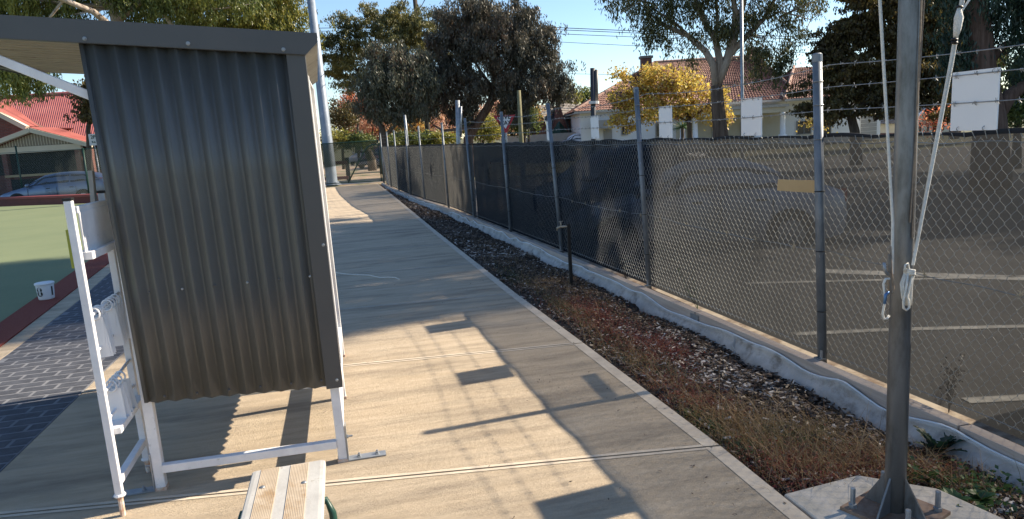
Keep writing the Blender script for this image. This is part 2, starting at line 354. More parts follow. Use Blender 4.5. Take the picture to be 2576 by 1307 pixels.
# carpark: falls away from the fence
m = MB(); ys = np.arange(-4, 33, 1.); V = []
for y in ys:
    for dx, z in ((.16, -.075), (1.2, -.11), (3.5, -.24), (6.5, -.40), (50, -.40)): V.append((fx(y)+dx, y, z))
m.grid(V, len(ys), 5); m.f = [f[::-1] for f in m.f]
tag(m.build('car_park', 'asphalt'), kind='structure')
def pz(x, y): return float(np.interp(x-fx(y), [.16, 1.2, 3.5, 6.5, 50], [-.075, -.11, -.24, -.40, -.40]))
def line(name, a, b, wd):
    m = MB(); n = 14; a = np.array(a[:2]); b = np.array(b[:2]); d = (b-a)/np.linalg.norm(b-a); q = np.array([-d[1], d[0]])*wd/2
    V = []
    for i in range(n+1):
        p = a+(b-a)*i/n
        for sgn in (1, -1):
            t = p+q*sgn; V.append((t[0], t[1], pz(t[0], t[1])+.006))
    m.grid(V, n+1, 2); return tag(m.build(name, 'line'), kind='structure')
line('parking_line', (3.45, 4.95), (8.3, 4.15), .09)
line('parking_line', (4.2, 6.9), (9.5, 6.15), .08)
line('parking_line', (3.5, 3.35), (7.5, 2.7), .09)
line('parking_line', (5.4, 7.4), (9.6, 5.1), .30)
# kerb edging strip of the car park
m = MB()
V = []; ys = np.arange(-3, 31, .5)
for y in ys:
    x = fx(y); V += [(x+.12+.008*math.sin(y*3), y, -.20), (x+.12+.008*math.sin(y*3), y, -.066), (x+.18+.006*math.sin(y*5), y, -.062), (x+.19, y, -.20)]
m.grid(V, len(ys), 4); tag(m.build('kerb', 'dirtykerb'), kind='structure')

# garden bed soil
ys = np.arange(-3, 30.4, .12); xs = np.linspace(0, 1, 22); V = []
rg = np.random.default_rng(3); ph = rg.uniform(0, 6.28, 40)
def bedz(x, y, a=None):
    t = (x-pathx(y))/(fx(y)-.04-pathx(y)); z = -.035-.125*min(max(t, 0), 1)**1.3
    z += .012*math.sin(3.1*x+2.3*y)+.010*math.sin(5.7*x-3.9*y+1)+.006*math.sin(13*x+7*y)
    if t < .06: z -= .02
    return z
for y in ys:
    x0, x1 = pathx(y)-.05, fx(y)+.02
    for t in xs:
        x = x0+(x1-x0)*t; V.append((x, y, bedz(x, y)+rg.normal(0, .004)))
m = MB(); m.grid(V, len(ys), len(xs)); m.f = [f[::-1] for f in m.f]
tag(m.build('garden_bed', 'soil', smooth=True), kind='structure')

# path: concrete slabs with tooled edges
path = empty('path', (0, 0, 0), kind='structure')
js = [-2.6, -.5, 1.5, 3.45, 5.40, 7.36, 9.35, 11.35, 13.4, 15.4, 17.5, 19.6, 21.7, 23.8, 26, 28.2, 30.35]
def jy(Y, x): return Y-.15*(x+.15)*min(1, 4/max(Y, 3))
XL = -1.97
def slab(y0, y1, xl, xr0, xr1, name='slab', band=.085):
    m = MB(); g = .007
    A = [(xl, jy(y0, xl)+g), (xr0, jy(y0, xr0)+g), (xr1, jy(y1, xr1)-g), (xl, jy(y1, xl)-g)]
    m.add([(x, y, -.10) for x, y in A]+[(x, y, 0.) for x, y in A], [(0, 1, 5, 4), (1, 2, 6, 5), (2, 3, 7, 6), (3, 0, 4, 7), (4, 5, 6, 7)])
    o = m.build(name, 'concrete', path)
    b = MB(); z = .0025; i = .024
    # trowelled margins along the joints and a wide one at the garden edge
    def q(p0, p1, p2, p3): b.add([(p[0], p[1], z) for p in (p0, p1, p2, p3)], [(0, 1, 2, 3)])
    q((xr0-band, jy(y0, xr0-band)+g), (xr0-.004, jy(y0, xr0)+g), (xr1-.004, jy(y1, xr1)-g), (xr1-band, jy(y1, xr1-band)-g))
    q((xl, jy(y0, xl)+g), (xr0-band-.002, jy(y0, xr0-band)+g), (xr0-band-.002, jy(y0, xr0-band)+g+i), (xl, jy(y0, xl)+g+i))
    q((xl, jy(y1, xl)-g-i), (xr1-band-.002, jy(y1, xr1-band)-g-i), (xr1-band-.002, jy(y1, xr1-band)-g), (xl, jy(y1, xl)-g))
    b.build('trowelled_edge', 'concrete_edge', o)
for y0, y1 in zip(js[:-1], js[1:]): slab(y0, y1, XL, pathx(y0), pathx(y1))
m = MB(); m.add([(-4.9, -3, -.022), (1.70, -3, -.022), (1.40, 30.4, -.022), (-5.5, 30.4, -.022)], [(0, 1, 2, 3)]); tag(m.build('joint_filler', 'joint', path))
# left: paver strip, concrete strip, red border, green
def pl(y): return ip(y, [-3, 6.87, 9.33, 13.68, 30], [-2.72, -3.02, -3.2, -3.72, -5.6])
def rb(y): return ip(y, [-3, 7.2, 12.72, 15, 30], [-2.95, -3.2, -3.78, -4.05, -5.9])
def ra(y): return ip(y, [-3, 7.7, 8.49, 15.13, 30], [-3.2, -3.56, -3.68, -4.46, -6.4])
def strip(name, f0, f1, z, mm, y0=-3, y1=31, kind='structure', n=60, th=None, parent=None):
    m = MB(); V = [];
    for y in np.linspace(y0, y1, n):
        if th: V += [(f0(y), y, z-th), (f0(y), y, z), (f1(y), y, z), (f1(y), y, z-th)]
        else: V += [(f0(y), y, z), (f1(y), y, z)]
    m.grid(V, n, 4 if th else 2); m.f = [f[::-1] for f in m.f]
    return tag(m.build(name, mm, parent), kind=kind)
strip('concrete_strip', rb, lambda y: pl(y)-.004, .001, 'concrete', th=.1)
strip('border', ra, lambda y: rb(y)-.004, .012, 'redcarpet', th=.1)
pav = empty('paving', (-2.5, 6, 0), kind='structure')
strip('mortar_bed', lambda y: pl(y), lambda y: XL-.008, -.0015, 'grout', th=.1, parent=pav, kind=None)
# pavers
bw, bh, gp = .25, .125, .019
def clipx(x, y): return min(max(x, pl(y)+.006), XL-.016)
cand = []
row = 0; y = -1.0
while y < 20:
    x = XL-bw*8-(row % 2)*bw/2
    while x < XL:
        a, b = x+gp/2, x+bw-gp/2
        yc = y+bh/2
        if b > pl(yc)+.05 and a < XL-.05:
            cand.append((a, b, y+gp/2, y+bh-gp/2))
        x += bw
    y += bh; row += 1
def pv(c):
    v = ray_px = None
    x, y = (c[0]+c[1])/2, (c[2]+c[3])/2; d = np.array([x, y, -HC]); z = d@FW
    return z > 0 and (CX+F_*(d@RT)/z) > -30 and (CY-F_*(d@UP)/z) < 1330 and (CX+F_*(d@RT)/z) < 380
vis = sorted([c for c in cand if pv(c)], key=lambda c: c[2])
sel = vis[:295]; ids = set(sel); rest = MB()
for c in cand:
    a, b, y0, y1 = c; tgt = MB() if c in ids else rest
    z = random.uniform(-.0004, .0006); q = [(clipx(a, y0), y0), (clipx(b, y0), y0), (clipx(b, y1), y1), (clipx(a, y1), y1)]
    sk = .02*(random.random()-.5)*0
    tgt.add([(x, y, -.012) for x, y in q]+[(x+(.003 if i in (0, 3) else -.003), y+(.003 if i < 2 else -.003), z) for i, (x, y) in enumerate(q)], [(0, 1, 5, 4), (1, 2, 6, 5), (2, 3, 7, 6), (3, 0, 4, 7), (4, 5, 6, 7)])
    if c in ids: tgt.build('paver', 'paver', pav)
tag(rest.build('pavers', 'paver', pav), kind='stuff')
# bowling green
m = MB(); V = []
ys = list(np.linspace(-3, 30, 40))
P = [(ra(y)-.004, y, -.004) for y in ys]+[(-9.6, 31.3, -.004), (-13.9, 33.9, -.004), (-30, 45, -.004), (-40, 20, -.004), (-40, -3, -.004)]
m.add(P, [tuple(range(len(P)))]); tag(m.build('bowling_green', 'green'), kind='structure')
# far ditch bank
db = empty('green_bank', (-12, 34, 0), label='long low maroon board bank along the far end of the bowling green', cat='bank')
A = np.array([-5.4, 29.6]); B = np.array([-10.5, 32.1]); Cc = np.array([-32, 47.8])
m = MB(); n = np.array([.5, .866])
for a, b in ((A, B), (B, Cc)):
    d = (b-a)/np.linalg.norm(b-a); q = np.array([-d[1], d[0]]); q = q if q[1] > 0 else -q
    m.hexa([(*a, -.1), (*b, -.1), (*(b+q*.3), -.1), (*(a+q*.3), -.1), (*a, .24), (*b, .24), (*(b+q*.3), .24), (*(a+q*.3), .24)])
m.build('board', 'ditch', db)
m = MB()
for a, b in ((A, B), (B, Cc)):
    d = (b-a)/np.linalg.norm(b-a); q = np.array([-d[1], d[0]]); q = q if q[1] > 0 else -q
    a2, b2 = a-q*.05, b-q*.05; m.hexa([(*a2, .243), (*b2, .243), (*(b2+q*.5), .243), (*(a2+q*.5), .243), (*a2, .33), (*b2, .33), (*(b2+q*.5), .33), (*(a2+q*.5), .33)])
m.build('capping', 'ditchtop', db)

# ================================================================ RETAINING SLEEPERS, FABRIC
rw = empty('retaining_wall', (3.0, 6, 0), label='low pale timber sleeper wall holding the car park edge below the chain fence', cat='retaining wall')
js2 = [-2.5, .2, 2.9, 5.6, 8.2, 10.8, 13.4, 16.0, 18.7, 21.4, 24, 26.5, 28.6, 30.2]
for i, (a, b) in enumerate(zip(js2[:-1], js2[1:])):
    xa, xb = fx(a), fx(b); off = random.uniform(-.006, .006); z1 = .02+random.uniform(-.006, .006)
    m = MB(); g = .006
    w0, w1 = -.125+off, -.045+off
    m.hexa([(xa+w0, a+g, -.28), (xb+w0, b-g, -.28), (xb+w1, b-g, -.28), (xa+w1, a+g, -.28), (xa+w0, a+g, z1), (xb+w0, b-g, z1), (xb+w1, b-g, z1), (xa+w1, a+g, z1)])
    m.f = [f[::-1] for f in m.f]
    m.build('sleeper', 'timber', rw, bevel=.004)
for y in (5.6, 8.2, 10.8, 2.9):
    m = MB(); x = fx(y)-.134; m.box((x, y-.07, -.09), (x+.005, y+.07, .0)); m.build('nail_plate', 'zinc', rw)
# geotextile
n = 1100; ys = np.linspace(-2, 30, n); V = []
top = .0+vnoise(n, .016, 5, 9)
rr = np.random.default_rng(8)
drop = np.array([abs((y*.8+.35*math.sin(y*1.7)) % 1.0-.5)*2 for y in ys])  # sag between fixings
for i, y in enumerate(ys):
    zt = -.004-.060*(1-drop[i]**1.4)*(.6+.4*math.sin(y*2.3))+.006*math.sin(y*9)+.006*math.sin(y*.7); x = fx(y)-.128
    bl = .012+.030*abs(math.sin(y*3.7+.6*math.sin(y*2)))**3+.018*abs(math.sin(y*8.3+1))**4+.010*abs(math.sin(y*19+math.sin(y*5)))**3
    zb = bedz(x-.03, y)-.05
    V += [(x-.004, y, zt), (x-.018-bl*.6, y, zt-.006), (x-.012-bl*.5, y, zt-.022), (x-.02-bl*(1.0+.3*math.sin(y*17)), y, lerp(zt, zb, .35)), (x-.05-bl*1.3, y, lerp(zt, zb, .7)), (x-.085-.012*math.sin(y*6), y, zb)]
m = MB(); m.grid(V, n, 6)
mt_ = MB(); mt_.tube([(V[6*i][0]-.012, V[6*i][1], V[6*i][2]+.001) for i in range(0, n, 3)], .006, 5); FAB_EDGE = mt_
tag(m.build('weed_fabric', 'fabric', smooth=True, origin=(3, 6, 0)), 'sagging grey white weed fabric tacked along the foot of the timber sleeper wall', 'fabric')
FAB_EDGE.build('folded_edge', mat('white fabric fold', (.62, .66, .70), (.72, .75, .78), 5, .8), bpy.data.objects['weed_fabric'], smooth=True)
m = MB(); p = G(1850, 880, -.12); m.tube([p+np.array([0, .0, .08]), p+np.array([-.04, -.02, .04]), p+np.array([-.03, -.06, .0]), p+np.array([-.09, -.10, -.0])], [.012, .014, .012, .008], 6)
tag(m.build('fabric_scrap', 'fabric', origin=p), 'small twisted scrap of pale fabric lying on the mulch against the sleeper wall', 'fabric scrap')

# ================================================================ CHAIN FENCE
fe = empty('chain_fence', (3.07, 4.09, 0), label='long galvanised chain wire fence with barbed wire and dark shade cloth beside the path', cat='fence')
posts = [(1.4, .02), (4.09, .10), (6.76, .20), (9.43, .34), (12.02, .18), (14.67, .32), (17.5, .12), (20.0, .3), (22.5, .05), (25., .1), (27.4, .05), (30.2, 0.)]
PT = 2.05
for y, ln in posts:
    x = fx(y); r = .030 if y < 5 else .026
    m = MB(); lx = 0.
    m.tube([(x, y, -.12), (x+lx, y+ln, PT-.02)], r, 14)
    po = m.build('post', 'post', fe, smooth=True)
    c = MB(); d = Vector((lx, ln, PT)).normalized(); t = Vector((x+lx, y+ln, PT-.055))
    c.tube([t, t+d*.048, t+d*.056], [r+.0025, r+.0025, r*.78], 14); c.build('cap', 'post', po)
    for z in (.35, .76, 1.16, 1.5, 1.72, 1.87):
        f = z/PT; k = MB(); k.torus((x+lx*f, y+ln*f, z), r+.001, .0035, (0, ln, 2), 14, 5); k.build('wire_tie', 'black' if z < 1.2 else 'wire', po)
    b = MB(); b.box((x-.05, y-.035, .024), (x-.0, y+.03, .032)); b.box((x-.035, y-.04, .032), (x-.029, y-.015, .09)); b.build('foot_bracket', 'zinc', po)
def plan(y): return fx(y)
MZ0, MZ1 = .035, 1.50
# chain wire
def chain(y0, y1, wd, hh, rad, name='chain_wire', mm='wire', parent=fe, pf=None, z0=MZ0, z1=MZ1, off=.034, sides=3):
    pf = pf or (lambda y: (plan(y)+off, y))
    nz = int((z1-z0)/(hh/2)); nk = int((y1-y0)/(wd/2)); V = []; Fc = []
    # finer shape: short bend at every knot
    tt = []
    for j in range(nz):
        tt += [(j, 0.), (j+.18, .10), (j+.82, .90)]
    tt.append((nz, None))
    ts = np.array([t for t, _ in tt]); ang = np.array([0, 2.094, 4.189]) if sides == 3 else np.arange(sides)*2*math.pi/sides
    for k in range(nk):
        base = y0+k*wd/2
        fr = ts % 1.0; w = np.where(fr < .5, fr*2*0+np.interp(fr, [0, .18, .82, 1], [0, .12, .88, 1]), np.interp(fr, [0, .18, .82, 1], [0, .12, .88, 1]))
        jj = np.floor(ts).astype(int); tri = np.where((jj+k) % 2 == 0, w, 1-w)
        yy = base+tri*wd/2; zz = z0+ts*hh/2
        side = .0028*np.where((jj+k) % 2 == 0, 1-2*w, 2*w-1)
        px = np.empty(len(yy)); py = np.empty(len(yy))
        for i, v in enumerate(yy): px[i], py[i] = pf(v)
        px = px+side
        b = len(V)*1
        ring = np.stack([np.stack([px+rad*math.cos(a), py+rad*math.sin(a), zz], 1) for a in ang], 1)  # n,s,3
        V.append(ring.reshape(-1, 3)); n = len(ts); s = len(ang)
        bb = sum_n[0]; i = np.arange(n-1)[:, None]; q = np.arange(s)[None, :]; q2 = (q+1) % s
        Fc.append(np.stack([bb+i*s+q, bb+i*s+q2, bb+(i+1)*s+q2, bb+(i+1)*s+q], -1).reshape(-1, 4)); sum_n[0] += n*s
    sum_n[0] = 0
    o = raw(name, np.concatenate(V), np.concatenate(Fc), mm, parent)
    return tag(o, kind='stuff')
sum_n = [0]
chain(1.2, 9.5, .062, .077, .0014)
chain(9.5, 30.1, .062, .077, .0013)
# top selvedge barbs
m = MB()
for k in range(int(11/.064)):
    y = 1.3+k*.064; x = fx(y)+.034; t = random.uniform(.012, .035)
    m.bar((x, y, MZ1-.01), (x+random.uniform(-.004, .004), y+.012+random.uniform(-.006, .012), MZ1+t), .003, .003)
tag(m.build('wire_ends', 'wire', fe), kind='stuff')
def strand(z, rad, sag=.01, y0=-2, y1=30.2, barb=0, name='barbed_wire', mm='wirerust', tw=0., step=.12, off=.032, follow=True):
    m = MB(); pts = []; y = y0
    while y <= y1:
        span = [p for p, _ in posts]; k = np.searchsorted(span, y); a = span[max(k-1, 0)]; b = span[min(k, len(span)-1)]
        t = (y-a)/(b-a) if b > a else 0; s = 4*t*(1-t)
        la = dict(posts)[a]; lb = dict(posts)[b]; ln = lerp(la, lb, min(max(t, 0), 1))*z/PT if follow else 0
        pts.append((fx(y)+off+tw*math.sin(y*7), y+ln*0, z-sag*s+tw*math.sin(y*11+z*9))); y += step
    m.tube(pts, rad, 4)
    if barb:
        y = y0
        while y < y1 and y < 16:
            i = min(range(len(pts)), key=lambda q: abs(pts[q][1]-y)); p = pts[i]
            for q in range(4):
                a = random.uniform(0, 6.28); m.bar((p[0], p[1]+q*.003, p[2]), (p[0]+.016*math.cos(a), p[1]+random.uniform(-.014, .014), p[2]+.016*math.sin(a)), .0022, .0022)
            m.tube([(p[0], p[1]-.008, p[2]), (p[0], p[1]+.008, p[2])], rad*1.9, 5)
            y += barb
    return m.build(name, mm, fe)
strand(1.97, .0024, .05, barb=.11); strand(1.83, .0024, .02, barb=.11); strand(1.685, .0024, .015, barb=.11)
strand(.76, .0022, .03, name='line_wire', mm='wire', tw=.004, step=.05)
strand(1.475, .0026, .004, name='top_wire', mm='wire', tw=.006, step=.05)
strand(.06, .002, .004, name='bottom_wire', mm='wire', tw=.003, step=.1)
# shade cloth
def cloth(y0, y1, mm, op=None):
    nu, nv = int((y1-y0)/.08)+1, 26; V = []; r = np.random.default_rng(int(y0*10)+50)
    for i in range(nu):
        y = y0+(y1-y0)*i/(nu-1)
        sc = abs(math.sin(y*math.pi/.62)) ; top = MZ1+.012+.012*sc+.006*math.sin(y*5)
        for j in range(nv):
            t = j/(nv-1); z = lerp(.0, top, t)
            bil = .012*math.sin(y*2.1+t*3)+.010*math.sin(y*5.3-t*5)+.006*math.sin(y*11+t*2)
            V.append((fx(y)+.056+bil*math.sin(math.pi*t), y, z))
    m = MB(); m.grid(V, nu, nv); return m.build('shade_cloth', mm, fe, smooth=True)
cloth(-2, 6.76, 'cloth_a'); cloth(6.76, 14.6, 'cloth_b'); cloth(14.68, 18.0, 'cloth_c'); cloth(18.0, 30.1, 'cloth_b')
V = []; nu = 700
for i in range(nu):
    y = -2+32.1*i/(nu-1); sc = abs(math.sin(y*math.pi/.62)); top = MZ1+.02+.012*sc+.006*math.sin(y*5); low = MZ1-.004+.016*sc**.6
    x = fx(y)+.046; V += [(x+.008, y, low), (x-.004, y, low), (x-.006, y, (low+top)/2), (x-.002, y, top), (x+.008, y, top)]
m = MB(); m.grid(V, nu, 5); m.build('cloth_hem', 'hem', fe)
# stay at the far corner
m = MB(); m.tube([(fx(30)-.02, 30.1, 1.5), (fx(28.2)-.02, 28.2, .02)], .024, 8); m.build('stay', 'post', fe)
# little clumps of weed caught on the line wire
m = MB()
for k in range(14):
    y = 2.3+k*.52+random.uniform(-.1, .1); p = Vector((fx(y)+.03, y, .745))
    for q in range(22):
        d = Vector((random.gauss(0, .3), random.gauss(0, 1), random.gauss(-.3, 1))).normalized()*random.uniform(.01, .035)
        m.bar(p, p+d, .0015, .0015)
tag(m.build('cobweb_leaves', mat('caught straw', (.35, .28, .18), (.5, .42, .3), 20, .9), fe), kind='stuff')

# boards and plate hung on the fence
def board(px, Y0, Y1, z0, z1, label, lean=0., tilt=0.):
    x = fx((Y0+Y1)/2)+.042; m = MB(); nb = empty('sign_board', (x, (Y0+Y1)/2, z0), label=label, cat='sign board', group='blank white boards wired above the fence')
    m.hexa([(x, Y0, z0), (x, Y1, z0+tilt), (x+.008, Y1, z0+tilt), (x+.008, Y0, z0), (x+lean, Y0, z1), (x+lean, Y1, z1+tilt), (x+lean+.008, Y1, z1+tilt), (x+lean+.008, Y0, z1)])
    m.f = [f[::-1] for f in m.f]
    m.build('panel', 'signboard', nb)
    for yy, zz in ((Y0+.03, z1-.012), (Y1-.03, z1-.012), (Y0+.07, z0+.012), (Y1-.05, z0+.012)):
        k = MB(); k.torus((x-.001, yy, zz), .009, .0022, (0, 1, .3), 10, 4); k.build('tie', 'zinc', nb)
for px_ in (1,):
    q = lambda a, b, X: (onX(a[0], a[1], X), onX(b[0], b[1], X))
def B(c, label, tilt=0.):
    X = fx(onX(c[0], c[1], 3.0)[1])+.042
    p = onX(c[0], c[1], X); r = onX(c[2], c[3], X); s = onX(c[4], c[5], X)   # top-left(far) , bottom-left, bottom-right(near)
    board(0, s[1], (p[1]+r[1])/2, (r[2]+s[2])/2, p[2], label, tilt=0.)
B((2395, 184, 2392, 328, 2506, 330), 'largest white blank board, right of the steel flagpole above the fence')
B((1862, 250, 1867, 343, 1915, 341), 'white blank board above the fence right of the pale gum trunk')
B((1655, 270, 1660, 348, 1690, 347), 'narrow white board above the fence under the yellow leaved tree')
B((1482, 293, 1487, 350, 1504, 350), 'slim white board above the fence below the twin dark steel columns')
B((1368, 305, 1373, 355, 1384, 354), 'farthest small white board, against the fence post by the brick gables')
X = fx(4.4)+.02; a = onX(1957, 452, X); b = onX(2052, 486, X); a2 = onX(1955, 480, X); b2 = onX(2054, 455, X)
m = MB(); m.hexa([(X, b[1]-.02, b[2]), (X, a2[1], a2[2]), (X+.006, a2[1], a2[2]), (X+.006, b[1]-.02, b[2]), (X, b2[1]-.02, b2[2]), (X, a[1], a[2]), (X+.006, a[1], a[2]), (X+.006, b2[1]-.02, b2[2])])
tag(m.build('tan_plate', 'tan', origin=(X, a[1], a[2])), 'small tan metal plate wired to the chain mesh beside the nearest post', 'plate')

# ================================================================ SHELTER
SY = 3.66; ZF = 2.17   # end wall plane
sh = empty('shelter', (-.6, SY, 0), label='dark grey corrugated steel shelter with white tube legs on the path', cat='shelter')
SX0, SX1 = -1.06, -.11; SL = 2.05   # front edge, back edge, length
def roofz(x): return 2.105-(x+.06)*.085   # underside, falls to the back
# end panel: corrugated sheet (ribs vertical)
def corr(P0, P1, z0f, z1f, pitch, amp, n_per=10, phase=0.): pass
n = 300; V = []; th = .0012
for i in range(n):
    t = i/(n-1); xt = lerp(-1.075, -.112, t); xb = lerp(-1.035, -.098, t)
    s = t*11.4; w = math.asin(.95*math.sin(2*math.pi*s))/math.asin(.95); d = .0135*w if 0.02 < t < .985 else 0
    zb = lerp(.475, .432, t)+.0*w
    for (x, z) in ((xb, zb), (lerp(xb, xt, .33), 1.0), (lerp(xb, xt, .66), 1.55), (xt, roofz(xt)+.01)):
        V.append((x, SY-.010+d, z))
m = MB(); m.grid(V, n, 4)
o = m.build('end_panel', 'sheet', sh, smooth=True)
md = o.modifiers.new('solid', 'SOLIDIFY'); md.thickness = .0015; md.offset = 1
for k in range(6):
    for zz in (1.02, .50):
        t = (k+.7)/6.3; x = lerp(-1.04, -.11, t)
        if zz < .6: zz = .455+.03*(1-t)+.02
        c = MB(); c.lathe((x, SY-.026, zz), [(.0065, 0), (.0065, -.004), (.004, -.007), (.001, -.007)], 8, 'y'); c.build('screw', 'zinc' if zz > .9 and k % 2 else 'flash', o)
# corner flashing (flat face and return)
m = MB(); z0, z1 = .428, roofz(-.1)
m.hexa([(-.178, SY-.0275, z0), (-.098, SY-.0275, z0), (-.098, SY-.0255, z0), (-.178, SY-.0255, z0), (-.195, SY-.0275, z1), (-.112, SY-.0275, z1), (-.112, SY-.0255, z1), (-.195, SY-.0255, z1)])
m.hexa([(-.0985, SY-.0275, z0), (-.0965, SY-.0275, z0), (-.0965, SY+.07, z0), (-.0985, SY+.07, z0), (-.1125, SY-.0275, z1), (-.1105, SY-.0275, z1), (-.1105, SY+.07, z1), (-.1125, SY+.07, z1)])
cf = m.build('corner_flashing', 'flash', sh)
for zz, xx in ((1.17, -.118), (.47, -.122)):
    c = MB(); c.lathe((xx, SY-.0277, zz), [(.008, 0), (.008, -.002), (.005, -.003), (.005, -.008), (.001, -.008)], 10, 'y'); c.build('screw', 'zinc', cf)
# barge flashing across the end of the roof
XA, XB = -2.05, -.045
m = MB(); zt = lambda x: roofz(x)+.072; zb = lambda x: roofz(x)-.022
m.prism([(XA, SY-.045, zb(XA)), (XB-.058, SY-.045, zb(XB)), (XB, SY-.045, zb(XB)+.055), (XB, SY-.045, zt(XB)), (XA, SY-.045, zt(XA))], (0, .002, 0)); m.f = [f[::-1] for f in m.f]
m.hexa([(XA, SY-.045, zt(XA)+.0), (XB, SY-.045, zt(XB)), (XB, SY+.10, zt(XB)), (XA, SY+.10, zt(XA)), (XA, SY-.045, zt(XA)+.002), (XB, SY-.045, zt(XB)+.002), (XB, SY+.10, zt(XB)+.002), (XA, SY+.10, zt(XA)+.002)])
m.hexa([(XA, SY-.043, zb(XA)-.002), (XB-.06, SY-.043, zb(XB)-.002), (XB-.06, SY-.012, zb(XB)-.002), (XA, SY-.012, zb(XA)-.002), (XA, SY-.043, zb(XA)), (XB-.06, SY-.043, zb(XB)), (XB-.06, SY-.012, zb(XB)), (XA, SY-.012, zb(XA))])
bf = m.build('barge_flashing', 'flash', sh)
for px, py in ((213, 98), (473, 110), (713, 125)):
    p = onY(px, py, SY-.046); c = MB(); c.lathe((p[0], p[1], p[2]), [(.0095, 0), (.0095, -.002), (.0055, -.003), (.0055, -.009), (.001, -.009)], 10, 'y'); c.build('screw', 'zinc', bf)
# roof: corrugated sheet, ribs running front to back (along X)
nY = 180; V = []
for i in range(nY):
    y = SY-.005+(SL+.06)*i/(nY-1); w = math.sin(2*math.pi*(y-SY)/.10)
    for x in (-1.98, -1.0, XB-.01-.026*(y-SY)): V.append((x, y, roofz(x)+.045+.008*w))
m = MB(); m.grid(V, nY, 3); m.f = [f[::-1] for f in m.f]
V2 = MB(); o = m.build('roof', 'flash', sh, smooth=True)
m = MB(); V = []
nY = 300
for i in range(nY):
    y = SY+.0+(SL)*i/(nY-1); s = ((y-SY) % .115)/.115; w = 0 if s < .7 else (math.sin((s-.7)/.3*math.pi))*1.5
    for x in (-1.94, -1.0, XB-.09-.022*(y-SY)): V.append((x, y, roofz(x)+.004+.012*w))
m.grid(V, nY, 3); m.build('soffit_sheet', 'beige', sh)
for x in (-1.93, -.16):
    m = MB(); m.box((x-.02, SY+.03, roofz(x)-.03), (x+.02, SY+SL-.02, roofz(x)+.002)); m.build('purlin', 'white' if x > -1.5 else 'flash', sh)
# front and rear eave trims
m = MB(); x = -1.985; m.box((x-.006, SY-.03, roofz(x)-.03), (x, SY+SL+.04, roofz(x)+.07)); m.build('fascia', 'flash', sh)
m = MB(); x = XB; 
for k in range(7):
    y0, y1 = SY-.02+k*.29, SY-.02+k*.29+.285; s0, s1 = -.026*(y0-SY), -.026*(y1-SY)
    m.hexa([(x-.075+s0, y0, zb(XB)-.0), (x-.002+s0, y0, zt(XB)-.045), (x-.002+s1, y1, zt(XB)-.045), (x-.075+s1, y1, zb(XB)-.0), (x-.075+s0, y0, zb(XB)+.02), (x-.002+s0, y0, zt(XB)-.02), (x-.002+s1, y1, zt(XB)-.02), (x-.075+s1, y1, zb(XB)+.02)])
m.build('rear_eave', 'beige', sh)
# back wall corrugated, ribs vertical
n = 420; V = []
for i in range(n):
    y = SY+.004+(SL)*i/(n-1); w = math.sin(2*math.pi*(y-SY)/.1); d = .0115*w
    for z in (.50, 1.3, roofz(-.1)): V.append((-.116-.010*(z-.5)/1.6+d*.9-.022*(y-SY), y, z))
m = MB(); m.grid(V, n, 3); o = m.build('back_wall', 'beige', sh, smooth=True)
md = o.modifiers.new('solid', 'SOLIDIFY'); md.thickness = .0015
# posts
tw = .048
for (x, y) in ((-1.03, SY+.045), (-.135, SY+.045), (-.135, SY+1.02), (-1.035, SY+SL-.05), (-.135, SY+SL-.05)):
    m = MB(); m.bar((x, y, .0), (x-.02, y, roofz(x)-.03), tw, tw); po = m.build('post', 'white', sh, bevel=.004)
    s = -1 if x < -.5 else 1
    if y < SY+.5:
        b = MB(); b.box((x+s*(tw/2+.001), y-.03, .002), (x+s*(tw/2+.006), y+.03, .20)); b.box((x+s*(tw/2+.006), y-.03, .002), (x+s*(tw/2+.20), y+.03, .008)); b.build('base_bracket', 'zinc', po)
        for dx in (.06, .155):
            b = MB(); b.lathe((x+s*(tw/2+dx), y, .008), [(.014, 0), (.014, .003), (.009, .004), (.009, .014), (.005, .015), (.005, .022)], 6); b.build('bolt', 'zinc', po)
        b = MB(); b.lathe((x+s*(tw/2+.006), y, .13), [(.010, 0), (.010, .008*s), (.005, .009*s), (.005, .03*s)], 6, 'x'); b.build('bolt', 'zinc', po)
    b = MB(); b.box((x-tw/2-.004, y-tw/2-.004, .0), (x+tw/2+.004, y+tw/2+.004, .018)); b.build('rusty_foot', 'rust', po)
# rails
m = MB(); m.bar((-1.01, SY+.03, .115), (-.16, SY+.03, .105), .04, .042); m.build('rail', 'white', sh, bevel=.003)
m = MB(); m.bar((-.135, SY+.06, .205), (-.135, SY+SL-.08, .205), .04, .085); m.build('rail', 'white', sh, bevel=.003)
m = MB(); m.bar((-1.05, SY+.035, roofz(-1.)-.055), (-.14, SY+.035, roofz(-.2)-.055), .04, .04); m.build('rail', 'white', sh)
# braces under the cantilevered front
for y in (SY+.03, SY+SL-.05):
    m = MB(); m.bar((-1.05, y, 1.93), (-1.62, y, roofz(-1.62)-.02), .038, .040); m.build('brace', 'white', sh, bevel=.003)
m = MB(); m.box((-.62, SY+.12, .40), (-.28, SY+SL-.12, .44)); m.build('seat', 'alu', sh, bevel=.005)
for y in (SY+.25, SY+SL-.25):
    m = MB(); m.bar((-.14, y, .37), (-.6, y, .385), .04, .03); m.build('seat_arm', 'white', sh)

